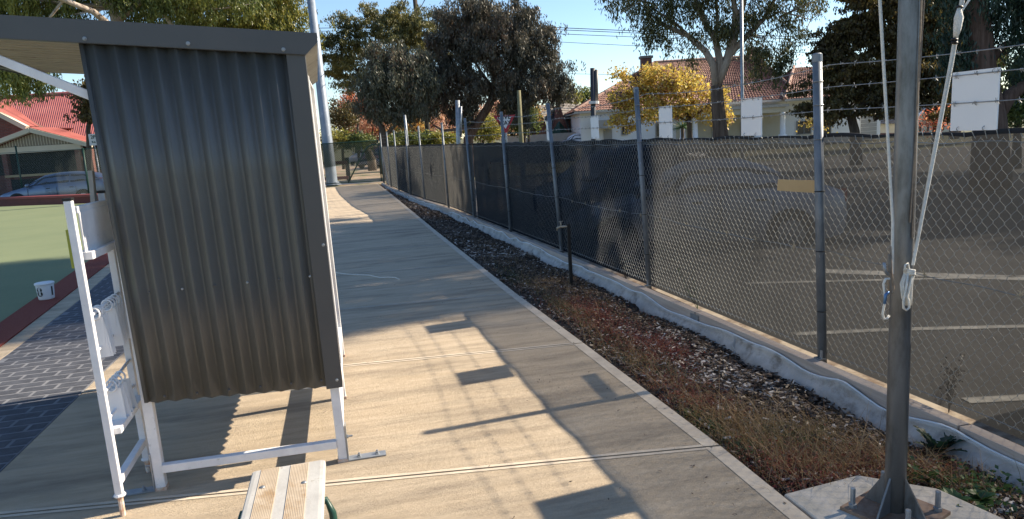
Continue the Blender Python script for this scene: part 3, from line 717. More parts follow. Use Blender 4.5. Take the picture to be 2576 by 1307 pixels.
# ================================================================ RACK (white number rack beside the shelter)
RX = -1.15; NY, FYY = 3.475, 3.945
rk = empty('number_rack', (RX, 3.55, 0), label='white painted tube rack hung with number cards beside the shelter', cat='rack')
def rz_(px, py): return onX(px, py, RX)
L0 = (RX, NY, .10); L1 = (RX-.005, NY-.02, 1.485)
for (y0, zb, y1, zt_) in ((NY, .11, NY-.02, 1.485), (FYY, .08, FYY-.03, 1.49)):
    m = MB(); m.bar((RX, y0, zb), (RX-.004, y1, zt_), .032, .032); lg = m.build('leg', 'white', rk, bevel=.003)
    c = MB(); c.box((RX-.023, y1-.019, zt_+.001), (RX+.015, y1+.019, zt_+.012)); c.build('end_cap', 'black', lg, bevel=.002)
    c = MB(); c.lathe((RX, y0, zb-.012), [(.024, 0), (.027, .006), (.022, .014)], 12); c.build('collar', 'white', lg)
    c = MB(); c.tube([(RX, y0, -.0), (RX, y0, zb)], .013, 8); c.build('spike', 'rust', lg)
def rail(za, zb, w=.03, h=.03, dx=0., mm='white', name='rail'):
    m = MB(); m.bar((RX+dx, NY+.015, za), (RX+dx, FYY-.02, zb), w, h); return m.build(name, mm, rk, bevel=.002)
rail(1.44, 1.44); rail(1.235, 1.235, .07, .035, .01); rail(.41, .42, .07, .03, .01); rail(.17, .175, .034, .034)
m = MB(); m.box((RX+.012, NY+.02, 1.25), (RX+.018, FYY-.03, 1.43)); m.build('panel', 'white', rk)
m = MB(); m.box((RX-.02, FYY-.09, 1.25), (RX+.012, FYY-.055, 1.43)); m.build('upright', 'white', rk)
m = MB(); p0 = onX(237, 515, RX-.03); p1 = onX(229, 431, RX-.03); m.bar(tuple(p0), tuple(p1), .02, .034, (0, 1, 0)); m.build('stick', 'greywood', rk)
def rod(z, z2, r=.008):
    m = MB(); m.tube([(RX, NY+.01, z), (RX, FYY-.01, z2)], r, 8); return m.build('rod', 'white', rk, smooth=True)
rod(.965, .985); rod(.80, .82); rod(.60, .63); rod(.475, .49)
def cards(zc, ys, w, h, fan):
    for i, y in enumerate(ys):
        r = MB(); r.torus((RX, y, zc-.012), .026, .0045, (.25, 1, .1*((i % 3)-1)), 18, 6)
        r.build('ring', 'white', rk, smooth=True)
        for q in range(3):
            c = MB(); dx = random.uniform(-.01, .01); yy = y+.004*q
            sw = random.uniform(-.02, .02)
            sh_ = .02*math.sin(i*2.1)
            c.hexa([(RX-w/2+sw, yy, zc-.04-h), (RX+w/2+sw, yy+.012, zc-.04-h), (RX+w/2+sw, yy+.0135, zc-.04-h), (RX-w/2+sw, yy+.0015, zc-.04-h), (RX-w/2, yy, zc-.03), (RX+w/2, yy+.012, zc-.03), (RX+w/2, yy+.0135, zc-.03), (RX-w/2, yy+.0015, zc-.03)])
            c.build('card', 'signboard', rk)
cards(.975, [NY+.05, NY+.085, NY+.12, NY+.24, NY+.28, NY+.32, NY+.37], .06, .18, 0)
cards(.61, [NY+.12, NY+.16, NY+.21, NY+.26], .07, .15, 0)
# small green grip at the near leg
m = MB(); m.box((RX-.034, NY-.02, 1.19), (RX-.022, NY-.002, 1.36)); m.build('grip', mat('lime plastic', (.3, .32, .05), rough=.6), rk)

# ================================================================ BENCH (foreground)
be = empty('bench', (-.31, 2.4, 0), label='worn aluminium bench with tan grip strips pointing away from the camera', cat='bench')
bz = .43; e0 = (-.445, -.172)
def prof(y):
    return y
m = MB(); yN, yF = 1.1, 2.77
V = []; n = 28; sec = []
xl, xr = -.447, -.170
sec = [(xl+.02, bz-.035), (xl, bz-.025), (xl, bz-.010), (xl+.006, bz-.002), (xl+.018, bz), (xr-.018, bz), (xr-.006, bz-.002), (xr, bz-.010), (xr, bz-.025), (xr-.02, bz-.035)]
for j in range(n):
    y = lerp(yN, yF, j/(n-1))
    for x, z in sec: V.append((x, y+(.035*(x+.31)), z))
m.grid(V, n, len(sec)); m.add([V[(n-1)*len(sec)+k] for k in range(len(sec))], [tuple(range(len(sec)))]); 
m.build('seat', 'alu', be, smooth=False)
for a, b in ((.135, .385), (.53, .78)):
    m = MB(); w_ = xr-xl; nr = 12
    for k in range(nr):
        x0 = xl+w_*lerp(a, b, k/nr); x1 = xl+w_*lerp(a, b, (k+.72)/nr)
        m.hexa([(x0, yN, bz+.0005), (x1, yN, bz+.0005), (x1, yF-.004, bz+.0005), (x0, yF-.004, bz+.0005), (x0, yN, bz+.0025), (x1, yN, bz+.0025), (x1, yF-.004, bz+.0025), (x0, yF-.004, bz+.0025)])
    m.build('grip_strip', 'strip', be)
for px, py in ((660, 1228), (765, 1216)):
    p = G(px, py, bz); m = MB(); m.lathe((p[0], p[1], bz+.0026), [(.011, 0), (.010, .002), (.006, .0045), (.001, .005)], 12); m.build('bolt', 'zinc', be, smooth=True)
m = MB(); m.tube([(-.30, 2.5, .40), (-.165, 2.5, .395), (-.148, 2.49, .35), (-.12, 2.42, .0)], .014, 8); m.build('leg', 'greenpaint', be, smooth=True)
m = MB(); m.tube([(-.31, 2.5, .40), (-.455, 2.5, .395), (-.47, 2.49, .35), (-.50, 2.42, .0)], .014, 8); m.build('leg', 'greenpaint', be, smooth=True)

# ================================================================ FLAGPOLE
fpb = G(2250, 1292, .0)
fp = empty('flagpole', fpb, label='tall weathered steel flagpole bolted to a concrete pad in the garden bed', cat='flagpole')
X, Y = fpb[0], fpb[1]
tp = onY(2290, 0, Y+.0)
m = MB(); dx = (tp[0]-X)/tp[2]
m.tube([(X, Y, .02), (X+dx*1.2, Y, 1.2), (X+dx*3, Y+.0, 3.), (X+dx*6, Y, 6.5)], [.0405, .040, .038, .033], 28)
m.build('pole', 'pole', fp, smooth=True)
# base flare (fins) and plate
m = MB()
for a in (0, 90, 180, 270):
    a = math.radians(a+20); c, s = math.cos(a), math.sin(a); t = Vector((-s, c, 0))*.004
    P = [Vector((X+c*.04, Y+s*.04, .02)), Vector((X+c*.13, Y+s*.13, .02)), Vector((X+c*.12, Y+s*.12, .04)), Vector((X+c*.042, Y+s*.042, .17))]
    m.prism([p-t for p in P], t*2)
m.build('gusset', 'pole', fp)
m = MB(); a = math.radians(20); c, s = math.cos(a)*.15, math.sin(a)*.15
m.prism([(X+c-s, Y+s+c, .006), (X-c-s, Y-s+c, .006), (X-c+s, Y-s-c, .006), (X+c+s, Y+s-c, .006)][::-1], (0, 0, .014)); m.build('base_plate', mat('rusty plate', (.17, .09, .05), (.28, .2, .15), 12, .8), fp)
for (u, v) in ((1, 1), (-1, 1), (-1, -1), (1, -1)):
    c, s = math.cos(a)*.115, math.sin(a)*.115; bx, by = X+u*c-v*s, Y+u*s+v*c
    m = MB(); m.lathe((bx, by, .02), [(.017, 0), (.017, .016), (.011, .017), (.011, .085), (.009, .088)], 6); m.build('anchor_bolt', 'zinc', fp)
pd = MB(); c = [(1.775, 2.62), (2.19, 2.66), (2.42, 2.44), (2.55, 1.7), (1.775, 1.7)]
pd.prism([(x, y, -.15) for x, y in c][::-1], (0, 0, .155)); o = tag(pd.build('concrete_pad', 'pad', bevel=.01), 'square concrete footing pad under the bolted steel flagpole base', 'pad'); 
# halyards
m = MB(); A_ = onY(2212, 0, Y); B_ = onY(2245, 560, Y-.03)
E_ = A_+(A_-B_)*2.2
m.tube([E_, A_, B_, onY(2243, 690, Y-.04)], .0042, 6); m.tube([E_+np.array([.008, 0, 0]), A_+np.array([.007, .003, 0]), B_+np.array([.003, 0, 0]), onY(2246, 690, Y-.04)], .004, 6)
m.build('halyard', 'rope', fp)
m = MB(); A_ = onY(2418, 0, Y-.02); B_ = onY(2295, 668, Y-.05); E_ = A_+(A_-B_)*.9
for q in (0, .011): m.tube([E_+np.array([q, 0, 0]), A_+np.array([q, 0, 0]), onY(2390, 160, Y-.02)+np.array([q, 0, 0]), B_+np.array([q*.4, 0, 0])], .0045, 6)
m.tube([onY(2440, -2, Y-.02), onY(2418, 30, Y-.02)], .0045, 6)
m.build('halyard', 'rope', fp)
# shackle / spliced block on the right rope
m = MB(); p = [onY(2413, 20, Y-.03), onY(2412, 45, Y-.03), onY(2408, 75, Y-.03), onY(2404, 95, Y-.03)]
m.tube(p, [.006, .016, .013, .008], 8); m.build('rope_block', 'rope', fp, smooth=True)
m = MB()
for y_ in (100, 108, 18): q = onY(2401 if y_ > 50 else 2414, y_, Y-.03); m.torus(q, .009, .004, (.2, 0, 1), 10, 5)
m.build('tape_band', 'black', fp)
# old cable at the right side of the pole
m = MB(); m.tube([onY(2318, -20, Y-.045), onY(2316, 60, Y-.045), onY(2306, 300, Y-.045), onY(2296, 600, Y-.045)], .0035, 6)
m.tube([onY(2326, -20, Y-.03), onY(2305, 330, Y-.04), onY(2290, 560, Y-.045)], .003, 6); m.build('cable', 'oldrope', fp)
# coil of rope tied at the pole
m = MB(); cxp = 2290
for k in range(6):
    u = k*5.5; a0 = onY(2278+u*.8, 682, Y-.07-.004*(k % 3)); a1 = onY(2266+u, 715, Y-.075-.006*(k % 2)); a2 = onY(2270+u*.8, 750, Y-.08); a3 = onY(2280+u*.4, 768, Y-.075)
    m.tube([a0, a1, a2, a3], .0042, 6)
m.tube([onY(2284, 690, Y-.085), onY(2278, 735, Y-.09), onY(2272, 760, Y-.09), onY(2273, 776, Y-.09), onY(2280, 781, Y-.09), onY(2287, 775, Y-.09), onY(2286, 757, Y-.09), onY(2281, 748, Y-.09), onY(2290, 715, Y-.09), onY(2296, 680, Y-.08)], .0045, 6)
for k in range(3): m.torus(onY(2288, 680+k*4.5, Y-.075), .018, .0045, (.25, .1, 1), 14, 6)
m.tube([onY(2276, 685, Y-.08), onY(2277, 668, Y-.085), onY(2283, 663, Y-.085), onY(2287, 682, Y-.085)], .0042, 6)
m.build('rope_coil', 'rope', fp, smooth=True)
m = MB(); m.tube([onY(2240, 620, Y-.05), onY(2243, 690, Y-.05), onY(2248, 725, Y-.055), onY(2244, 740, Y-.055), onY(2237, 735, Y-.05), onY(2236, 700, Y-.05), onY(2240, 640, Y-.05)], .004, 6)
m.tube([onY(2236, 640, Y-.05), onY(2234, 700, Y-.05), onY(2238, 738, Y-.05)], .004, 6); m.build('old_rope', 'oldrope', fp, smooth=True)
m = MB(); m.tube([onY(2238, 702, Y-.055), onY(2228, 702, Y-.06), onY(2222, 715, Y-.06), onY(2226, 745, Y-.06), onY(2224, 770, Y-.06), onY(2220, 790, Y-.06), onY(2224, 803, Y-.06), onY(2232, 802, Y-.06), onY(2237, 794, Y-.06)], .0045, 6)
m.build('hook_rope', 'rope', fp, smooth=True)
m = MB(); m.tube([onY(2236, 735, Y-.07), onY(2228, 742, Y-.07), onY(2225, 765, Y-.07)], .006, 6); m.build('snap_hook', 'blueclip', fp, smooth=True)
m = MB(); m.tube([onY(2224, 662, Y-.06), onY(2226, 682, Y-.06), onY(2234, 692, Y-.06)], .006, 6); m.build('cleat', 'zinc', fp, smooth=True)

# ================================================================ TAP
tb = G(1437, 712, -.08); tb[2] = 0
tpx = empty('garden_tap', (tb[0], tb[1], -.1), label='brass garden tap on a short dark standpipe in the mulch', cat='tap')
m = MB(); h1 = onX(1434, 566, tb[0])[2]; m.bar((tb[0], tb[1], -.12), (tb[0], tb[1]+.01, h1), .035, .035); m.build('post', mat('black stake', (.02, .018, .016), rough=.8), tpx)
m = MB(); zz = h1-.03; tx, ty = tb[0]-.005, tb[1]+.005
m.tube([(tx, ty, zz-.14), (tx, ty, zz), (tx-.02, ty+.015, zz+.005), (tx-.075, ty+.05, zz), (tx-.105, ty+.07, zz-.01), (tx-.112, ty+.075, zz-.045)], [.01, .011, .012, .015, .012, .011], 8)
m.tube([(tx-.07, ty+.045, zz), (tx-.07, ty+.045, zz+.06)], .007, 8); m.bar((tx-.095, ty+.045, zz+.06), (tx-.045, ty+.045, zz+.062), .01, .01)
m.build('tap_body', mat('dull brass', (.32, .27, .2), (.42, .37, .3), 20, .5, metal=.5), tpx, smooth=True)

# ================================================================ PAIL
pb = G(118, 752, .012); pe = empty('number_pail', pb, label='white round plastic rink marker with black figures on the red border', cat='rink marker')
m = MB(); m.lathe(pb, [(.083, 0), (.086, .01), (.098, .17), (.098, .18)], 24); m.build('bucket', 'signwhite', pe, smooth=True)
m = MB(); m.lathe(pb+np.array([0, 0, .181]), [(.106, 0), (.108, .008), (.106, .022), (.098, .026), (.001, .027)], 24); m.build('lid', 'signwhite', pe, smooth=True)
view = math.atan2(-pb[1], -pb[0])
for ch, da in (('8', -.75), ('1', .8)):
    a = view+da; R = .096
    cu = bpy.data.curves.new('t', 'FONT'); cu.body = ch; cu.size = .155; cu.align_x = 'CENTER'; cu.align_y = 'CENTER'; cu.extrude = .001; cu.offset = .003; cu.resolution_u = 4
    to = bpy.data.objects.new('tmp', cu); COL.objects.link(to); me = bpy.data.meshes.new_from_object(to.evaluated_get(bpy.context.evaluated_depsgraph_get())); bpy.data.objects.remove(to)
    for v in me.vertices:
        x, y, z = v.co; ang = a+x/R; r = R-.004+z+.002+.01*(y/.18)
        v.co = (math.cos(ang)*r, math.sin(ang)*r, .095+y)
    me.materials.clear(); me.materials.append(MT['signblack']); o = bpy.data.objects.new('figure', me); COL.objects.link(o); o.parent = pe

# rope end lying on the path
m = MB(); pts = [G(x, y, .006) for x, y in ((845, 687), (870, 690), (900, 692), (930, 693), (955, 699), (975, 698), (995, 699), (1005, 704))]
m.tube(pts, .006, 5); tag(m.build('loose_rope', 'rope', origin=pts[3]), 'thin white rope end lying across the concrete path', 'rope')

# ================================================================ MULCH AND WEEDS
def chips(n, y0, y1, cols, name, sz=(.012, .035), seed=1, tr=(0, 1), zf=0., dens=None):
    r = np.random.default_rng(seed); V = np.zeros((n, 8, 3)); A = []
    cnt = 0
    while cnt < n:
        y = y0+(y1-y0)*r.random()**1.7; t = lerp(tr[0], tr[1], r.random()); x = lerp(pathx(y)+.01, fx(y)-.215, t)
        if 1.75 < x < 2.45 and y < 2.62: continue
        if dens is not None and r.random() > dens(x, y, t): continue
        l = r.uniform(*sz); w = l*r.uniform(.25, .5); h = l*r.uniform(.08, .2)
        q = Matrix.Rotation(r.uniform(0, 6.28), 3, 'Z') @ Matrix.Rotation(r.normal(0, .35), 3, 'X') @ Matrix.Rotation(r.normal(0, .3), 3, 'Y')
        R = np.array(q); b = np.array([(-l, -w*.6, -h), (l*.8, -w, -h), (l, w*.7, -h), (-l*.9, w, -h), (-l, -w*.6, h), (l*.8, -w, h), (l, w*.7, h), (-l*.9, w, h)])/1.
        V[cnt] = b@R.T+np.array([x, y, bedz(x, y)+.006+abs(r.normal(0, .008))+zf]); cnt += 1
    Fb = np.array([(3, 2, 1, 0), (4, 5, 6, 7), (0, 1, 5, 4), (1, 2, 6, 5), (2, 3, 7, 6), (3, 0, 4, 7)])
    Fq = (Fb[None]+8*np.arange(n)[:, None, None]).reshape(-1, 4)
    return tag(raw(name, V.reshape(-1, 3), Fq, cols, attr=np.repeat(r.random(n), 6)), kind='stuff')
darkchip = leafmat('dark mulch chips', [(.022, .014, .010), (.055, .037, .026), (.10, .07, .05), (.19, .145, .11)], 0, .1, 3)
palechip = leafmat('pale mulch chips', [(0.175, 0.138, 0.112), (0.312, 0.263, 0.225), (0.475, 0.425, 0.375), (0.688, 0.637, 0.575)], 0, .1, 3)
chips(17000, 2.2, 15, darkchip, 'mulch', (.008, .024), 1)
chips(7000, 12, 30, darkchip, 'mulch', (.02, .04), 2)
def pale(x, y, t): return .08+(.95 if (.35 < t < .85 and (math.sin(2.2*y+1.5*x)+.3 > 0) and y < 6) else .12)
chips(3600, 2.3, 11, palechip, 'pale_mulch', (.007, .022), 3, dens=pale)
chips(900, 10, 28, palechip, 'pale_mulch', (.018, .035), 4)
def blades(n, fpos, h, wd, cols, name, seed, curl=.5, branch=True):
    r = np.random.default_rng(seed); V = []; Fq = []; A = []; b = 0
    for i in range(n):
        x, y = fpos(r); z = bedz(x, y)+.0; a = r.uniform(0, 6.28); l = h*r.uniform(.4, 1.2); ln = r.uniform(.1, curl); w = wd*r.uniform(.6, 1.4)
        d = np.array([math.cos(a), math.sin(a), 0]); s = np.array([-math.sin(a), math.cos(a), 0])*w
        p0 = np.array([x, y, z]); p1 = p0+d*l*ln*.4+np.array([0, 0, l*.6]); p2 = p0+d*l*ln*1.1+np.array([0, 0, l*.95])
        V += [p0-s, p0+s, p1+s*.8, p1-s*.8, p2+s*.2, p2-s*.2]; Fq += [(b, b+1, b+2, b+3), (b+3, b+2, b+4, b+5)]; v = r.random(); A += [v, v]; b += 6
    return tag(raw(name, np.array(V), np.array(Fq), cols, attr=A), kind='stuff')
def leafbits(n, fpos, h, sz, cols, name, seed):
    r = np.random.default_rng(seed); V = np.zeros((n, 4, 3))
    for i in range(n):
        x, y = fpos(r); z = bedz(x, y)+abs(r.normal(0, h)); a = r.normal(0, 1, 3); a /= np.linalg.norm(a); a[2] = abs(a[2])*.6; u = np.cross(a, r.normal(0, 1, 3)); u /= np.linalg.norm(u); s = sz*r.uniform(.5, 1.4)
        c = np.array([x, y, z]); V[i] = [c-a*s, c+u*s*.5, c+a*s, c-u*s*.5]
    return tag(raw(name, V.reshape(-1, 3), np.arange(4*n).reshape(-1, 4), cols, attr=r.random(n)), kind='stuff')
def patch(cs):
    def f(r):
        while 1:
            cx, cy, sx, sy = cs[r.integers(len(cs))]; x = r.normal(cx, sx); y = r.normal(cy, sy)
            if pathx(y)+.02 < x < fx(y)-.2 and not (1.75 < x < 2.5 and y < 2.6): return x, y
    return f
redp = patch([(2.15, 5.3, .16, .5), (2.1, 5.9, .12, .4), (2.0, 3.95, .13, .22), (1.98, 2.95, .16, .16), (2.15, 2.8, .2, .14), (2.3, 5.0, .12, .25), (2.55, 2.75, .2, .15), (2.2, 6.6, .2, .4)])
dryp = patch([(2.0, 3.3, .17, .25), (2.2, 3.3, .2, .2), (1.93, 3.6, .1, .3), (2.35, 2.9, .2, .2), (2.0, 4.6, .15, .5), (2.6, 2.7, .15, .2), (2.1, 2.85, .2, .12), (2.0, 6.6, .1, .8)])
grnp = patch([(1.86, 3.45, .05, .12), (2.1, 3.2, .2, .16), (1.95, 3.1, .12, .1), (2.0, 5.0, .1, .5), (1.9, 8.3, .1, .4), (1.98, 6.6, .06, .3), (2.2, 3.05, .15, .1)])
redm = leafmat('red weed', [(0.091, 0.017, 0.013), (0.228, 0.046, 0.032), (0.357, 0.092, 0.063), (0.228, 0.126, 0.063)], .3, .3, 3)
drym = leafmat('dry straw weed', [(0.153, 0.090, 0.036), (0.306, 0.180, 0.081), (0.459, 0.303, 0.142), (0.166, 0.135, 0.046)], .3, .3, 3)
grnm = leafmat('green weed', [(0.027, 0.058, 0.018), (0.061, 0.109, 0.036), (0.122, 0.154, 0.048), (0.041, 0.077, 0.024)], .3, .3, 3)
leafbits(15000, redp, .022, .0085, redm, 'red_ground_cover', 5); blades(5200, redp, .06, .0011, redm, 'red_ground_cover', 6, 1.5)
leafbits(8000, dryp, .022, .006, drym, 'dry_ground_cover', 7); blades(4500, dryp, .075, .001, drym, 'dry_grass', 8, 1.8)
leafbits(6500, grnp, .02, .007, grnm, 'green_ground_cover', 9); blades(1500, grnp, .05, .0012, grnm, 'green_ground_cover', 10, 1.4)
farp = patch([(2.2, 8.5, .25, 1.2), (2.1, 10.5, .25, 1.5), (2.35, 7.3, .2, .6)])
blades(2500, farp, .06, .0016, drym, 'dry_grass', 12, 1.5); leafbits(2500, farp, .02, .01, darkchip, 'leaf_litter', 13)
r_ = np.random.default_rng(77); nL = 420; V = np.zeros((nL, 4, 3))
for i in range(nL):
    y = 2.2+16*r_.random()**1.4; x = (pathx(y)-.01-abs(r_.normal(0, .35))) if r_.random() < .7 else r_.uniform(-.9, pathx(y)); a = r_.uniform(0, 6.28); sz = r_.uniform(.004, .012); u = np.array([math.cos(a), math.sin(a), r_.normal(0, .2)])*sz; v_ = np.array([-math.sin(a), math.cos(a), r_.normal(0, .3)])*sz*.35; c = np.array([x, y, .0045+abs(u[2])+abs(v_[2])]); V[i] = [c-u, c-v_, c+u, c+v_]
tag(raw('leaf_litter', V.reshape(-1, 3), np.arange(4*nL).reshape(-1, 4), darkchip, attr=r_.random(nL)), kind='stuff')
# leafy weeds as plants of their own
def weed(base, n, ln, wd, label, mm, up=.5, lobes=False, seed=0, cat='weed'):
    r = np.random.default_rng(seed); e = empty('weed', base, label=label, cat=cat)
    for i in range(n):
        a = 6.283*i/n+r.uniform(-.3, .3); L_ = ln*r.uniform(.6, 1.1); el = r.uniform(.1, up); V = []; k = 9
        d = np.array([math.cos(a), math.sin(a), 0.]); s = np.array([-math.sin(a), math.cos(a), 0.])
        for j in range(k):
            t = j/(k-1); c = np.array(base)+d*L_*t*math.cos(el)+np.array([0, 0, .01+L_*(math.sin(el)*t*1.3-.55*t*t*math.sin(el))]); wv = wd*math.sin(math.pi*min(.97, t*.9+.08))*(1 if not lobes else (1.25 if j % 2 else .55))
            V += [c-s*wv+np.array([0, 0, .3*wv]), c, c+s*wv+np.array([0, 0, .3*wv])]
        m = MB(); m.grid(V, k, 3); o = m.build('leaf', mm, e)
    return e
dkgrn = leafmat('thistle leaf', [(.02, .05, .03), (.035, .075, .045)], .25); midgrn = leafmat('mallow leaf', [(.05, .11, .03), (.10, .17, .05)], .3)
p = G(2385, 1130, -.1); p[0] -= .05; p[2] = bedz(p[0], p[1]); weed(p, 15, .20, .026, 'dark green thistle rosette growing against the sleeper fabric right of the flagpole', dkgrn, 1.3, True, 2)
p = G(1738, 1050, -.05); weed(p, 12, .07, .024, 'bright green leafy weed at the concrete path edge', midgrn, .9, False, 3)
p = G(1800, 1085, -.05); weed(p, 9, .055, .018, 'smaller green weed just nearer than the bright one at the path edge', midgrn, .8, False, 4)
for i, (px, py) in enumerate(((2400, 1270), (2470, 1265), (2440, 1300))):
    p = G(px, py, -.05); weed(p, 16, .085, .018, ['green leafy weed beside the concrete pad, nearest the flagpole', 'green leafy weed farther right of the concrete pad by the wall', 'lowest green leafy weed at the bottom edge beside the pad'][i], midgrn, .9, False, 10+i)
mal = patch([(2.62, 2.45, .12, .10), (2.75, 2.55, .12, .08), (2.5, 2.62, .08, .05)])
leafbits(900, mal, .03, .017, midgrn, 'green_ground_cover', 15)
blades(1500, dryp, .12, .0012, drym, 'dry_grass', 16, 2.0); blades(260, dryp, .22, .0012, drym, 'dry_grass', 17, 2.2)
# weeds behind the fence
def stemweed(base, h, n, label, mm, seed, lean=(0, 0)):
    r = np.random.default_rng(seed); e = empty('weed', base, label=label, cat='weed'); st = MB(); lf = MB(); b = np.array(base)
    for i in range(n):
        a = r.uniform(0, 6.28); tp = b+np.array([math.cos(a)*.1*r.random()+lean[0], math.sin(a)*.16*r.random()+lean[1], h*r.uniform(.5, 1)]); mid = (b+tp)/2+np.array([0, r.normal(0, .02), 0])
        st.tube([b, mid, tp], [.003, .0022, .001], 4)
        for k in range(22):
            t = r.uniform(.2, 1); c = b+(tp-b)*t+r.normal(0, .012, 3); u = r.normal(0, 1, 3); u /= np.linalg.norm(u); v = np.cross(u, r.normal(0, 1, 3)); v /= np.linalg.norm(v); s = .009
            lf.add([c-u*s, c+v*s*.6, c+u*s, c-v*s*.6], [(0, 1, 2, 3)])
    st.build('stem', mm, e); lf.build('foliage', mm, e)
drkstem = leafmat('dead weed', [(.05, .035, .025), (.12, .08, .05)], .2)
p = G(2345, 1035, -.06); stemweed((fx(3.35)+.14, p[1]-.05, -.06), .42, 7, 'dead brown tall weed behind the mesh right of the flagpole', drkstem, 3)
stemweed((fx(5.9)+.07, 5.9, -.06), .40, 4, 'green climbing weed behind the mesh between the two nearest posts', midgrn, 5, (0, .2))
stemweed((fx(7.6)+.07, 7.5, -.06), .3, 5, 'brown weed behind the mesh just left of the second nearest post', drkstem, 6)

# ================================================================ LEAF CROWNS AND TREES
def crown(ells, n, mm, name='crown', parent=None, lf=(.12, .03), k=60, sig=.35, droop=0., seed=0, cl=None, stretch=1., flat=1.):
    """ells: [(centre xyz, (rx, ry, rz))]; clumps are spread through them, leaves round the clumps"""
    r = np.random.default_rng(seed)
    vol = np.array([e[1][0]*e[1][2] for e in ells]); vol = vol/vol.sum(); C = []; W = []
    for e, v in zip(ells, vol):
        kk = max(3, int(k*v)); u = r.normal(0, 1, (kk, 3)); u /= np.linalg.norm(u, axis=1)[:, None]; rad = r.random(kk)**.42
        C.append(np.array(e[0])+u*rad[:, None]*np.array(e[1]))
    C = np.concatenate(C); wt = r.uniform(.1, 1.0, len(C))**1.4+.06; wt /= wt.sum()
    idx = r.choice(len(C), n, p=wt); ss = sig*r.uniform(.6, 1.3, len(C))[idx]
    off = r.normal(0, 1, (n, 3))*ss[:, None]*np.array([1, 1, .75*flat])
    if droop:
        # strings of leaves hanging down from each clump
        ns = 9; sx = r.normal(0, .8, (len(C), ns, 2)); si = r.integers(0, ns, n); hs = r.random(n)*droop*r.uniform(.5, 1.3, (len(C), ns))[idx, si]
        off = np.empty((n, 3)); off[:, :2] = sx[idx, si]*ss[:, None]+r.normal(0, .07, (n, 2))*(1+hs[:, None]*.4); off[:, 2] = r.normal(0, .25, n)*ss-hs+ .25*ss+.35*droop
    P = C[idx]+off
    a = r.normal(0, 1, (n, 3))
    if droop: a[:, 2] = -abs(a[:, 2])-1.6
    a /= np.linalg.norm(a, axis=1)[:, None]; b = np.cross(a, r.normal(0, 1, (n, 3))); b /= np.linalg.norm(b, axis=1)[:, None]
    L_ = lf[0]*r.uniform(.6, 1.3, n)[:, None]/2; Wd = lf[1]*r.uniform(.7, 1.3, n)[:, None]/2
    V = np.stack([P-a*L_, P+b*Wd-a*L_*.2, P+a*L_, P-b*Wd-a*L_*.2], 1).reshape(-1, 3)
    o = raw(name, V, np.arange(4*n).reshape(-1, 4), mm, parent, attr=r.random(n))
    return o, C
def ell(px, py, rx, ry, d, dd=None):
    s = d/F_; c = at(px, py, d); rz_2 = ry*s; rr = rx*s
    return (c, (rr, dd if dd else rr*.9, rz_2))
def limb_path(pts, d): return [at(x, y, d if not hasattr(dd, '__len__') else d) for x, y, *dd in pts]
def tree(name, label, d, base_px, trunkp, limbs, ells, n, mm, bark='bark', lf=(.12, .03), k=60, sig=.35, droop=0., seed=0, twigs=30, tr=.3, gz=-.3, flat=1., group=None, smax=0.012, cat='tree', bark2=None):
    """trunkp: pixel points from the ground up (last one the fork); limbs: lists of pixel points with start radius"""
    base = at(base_px[0], base_px[1], d); base[2] = gz
    e = empty(name, base, label=label, cat=cat, group=group)
    E = [ell(x[0], x[1], x[2], x[3], d+(x[4] if len(x) > 4 else 0)) for x in ells]
    cr, C = crown(E, n, mm, 'crown', e, lf, k, sig, droop, seed, flat=flat)
    m = MB(); pts = [base]+[at(x, y, d) for x, y in trunkp]; rad = list(np.linspace(tr, tr*.72, len(pts))); rad[0] = tr*1.25
    m.tube(pts, rad, 10); m.build('trunk', bark, e, smooth=True)
    m = MB(); fork = pts[-1]; r = np.random.default_rng(seed+5); ends = [fork]
    for pl_, r0 in limbs:
        q = [at(p[0], p[1], d+(p[2] if len(p) > 2 else 0)) for p in pl_]; m.tube(q, list(np.linspace(r0, r0*.4, len(q))), 7)
        ends += q[1:]
    for i in r.permutation(len(C))[:twigs]:
        c = C[i]; s = min(ends, key=lambda q: np.linalg.norm(q-c)+.3*max(0, q[2]-c[2])); mid = (s+c)/2+r.normal(0, .25, 3)+np.array([0, 0, .25]); L_ = np.linalg.norm(c-s)
        m.tube([s, mid, c], [smax*L_+.012, smax*L_*.6+.009, .007], 5)
    m.build('branches', bark2 or bark, e, smooth=True)
    return e
GUM = leafmat('olive gum leaves', [(0.069, 0.098, 0.025), (0.137, 0.167, 0.042), (0.235, 0.254, 0.056), (0.332, 0.323, 0.070)], .35, .5, .5)
GUMY = leafmat('yellow green leaves', [(0.096, 0.120, 0.028), (0.192, 0.208, 0.042), (0.320, 0.288, 0.056), (0.416, 0.352, 0.084)], .35, .45, .6)
GREY = leafmat('grey green gum leaves', [(0.056, 0.063, 0.041), (0.095, 0.105, 0.069), (0.142, 0.150, 0.103), (0.118, 0.075, 0.049)], .2, .35, .6)
GREY2 = leafmat('brown grey gum leaves', [(0.049, 0.054, 0.039), (0.092, 0.087, 0.065), (0.142, 0.127, 0.090), (0.142, 0.087, 0.058)], .2, .45, .5)
MID = leafmat('mid green leaves', [(0.054, 0.081, 0.022), (0.099, 0.135, 0.038), (0.162, 0.198, 0.053), (0.270, 0.270, 0.068)], .3, .5, .5)
MID2 = leafmat('olive wattle leaves', [(0.057, 0.069, 0.028), (0.115, 0.121, 0.044), (0.196, 0.178, 0.055), (0.299, 0.253, 0.066)], .35, .6, .35)
EGUM = leafmat('sparse gum leaves', [(0.042, 0.056, 0.023), (0.077, 0.091, 0.036), (0.126, 0.133, 0.046), (0.196, 0.168, 0.052)], .35, .3, .8)
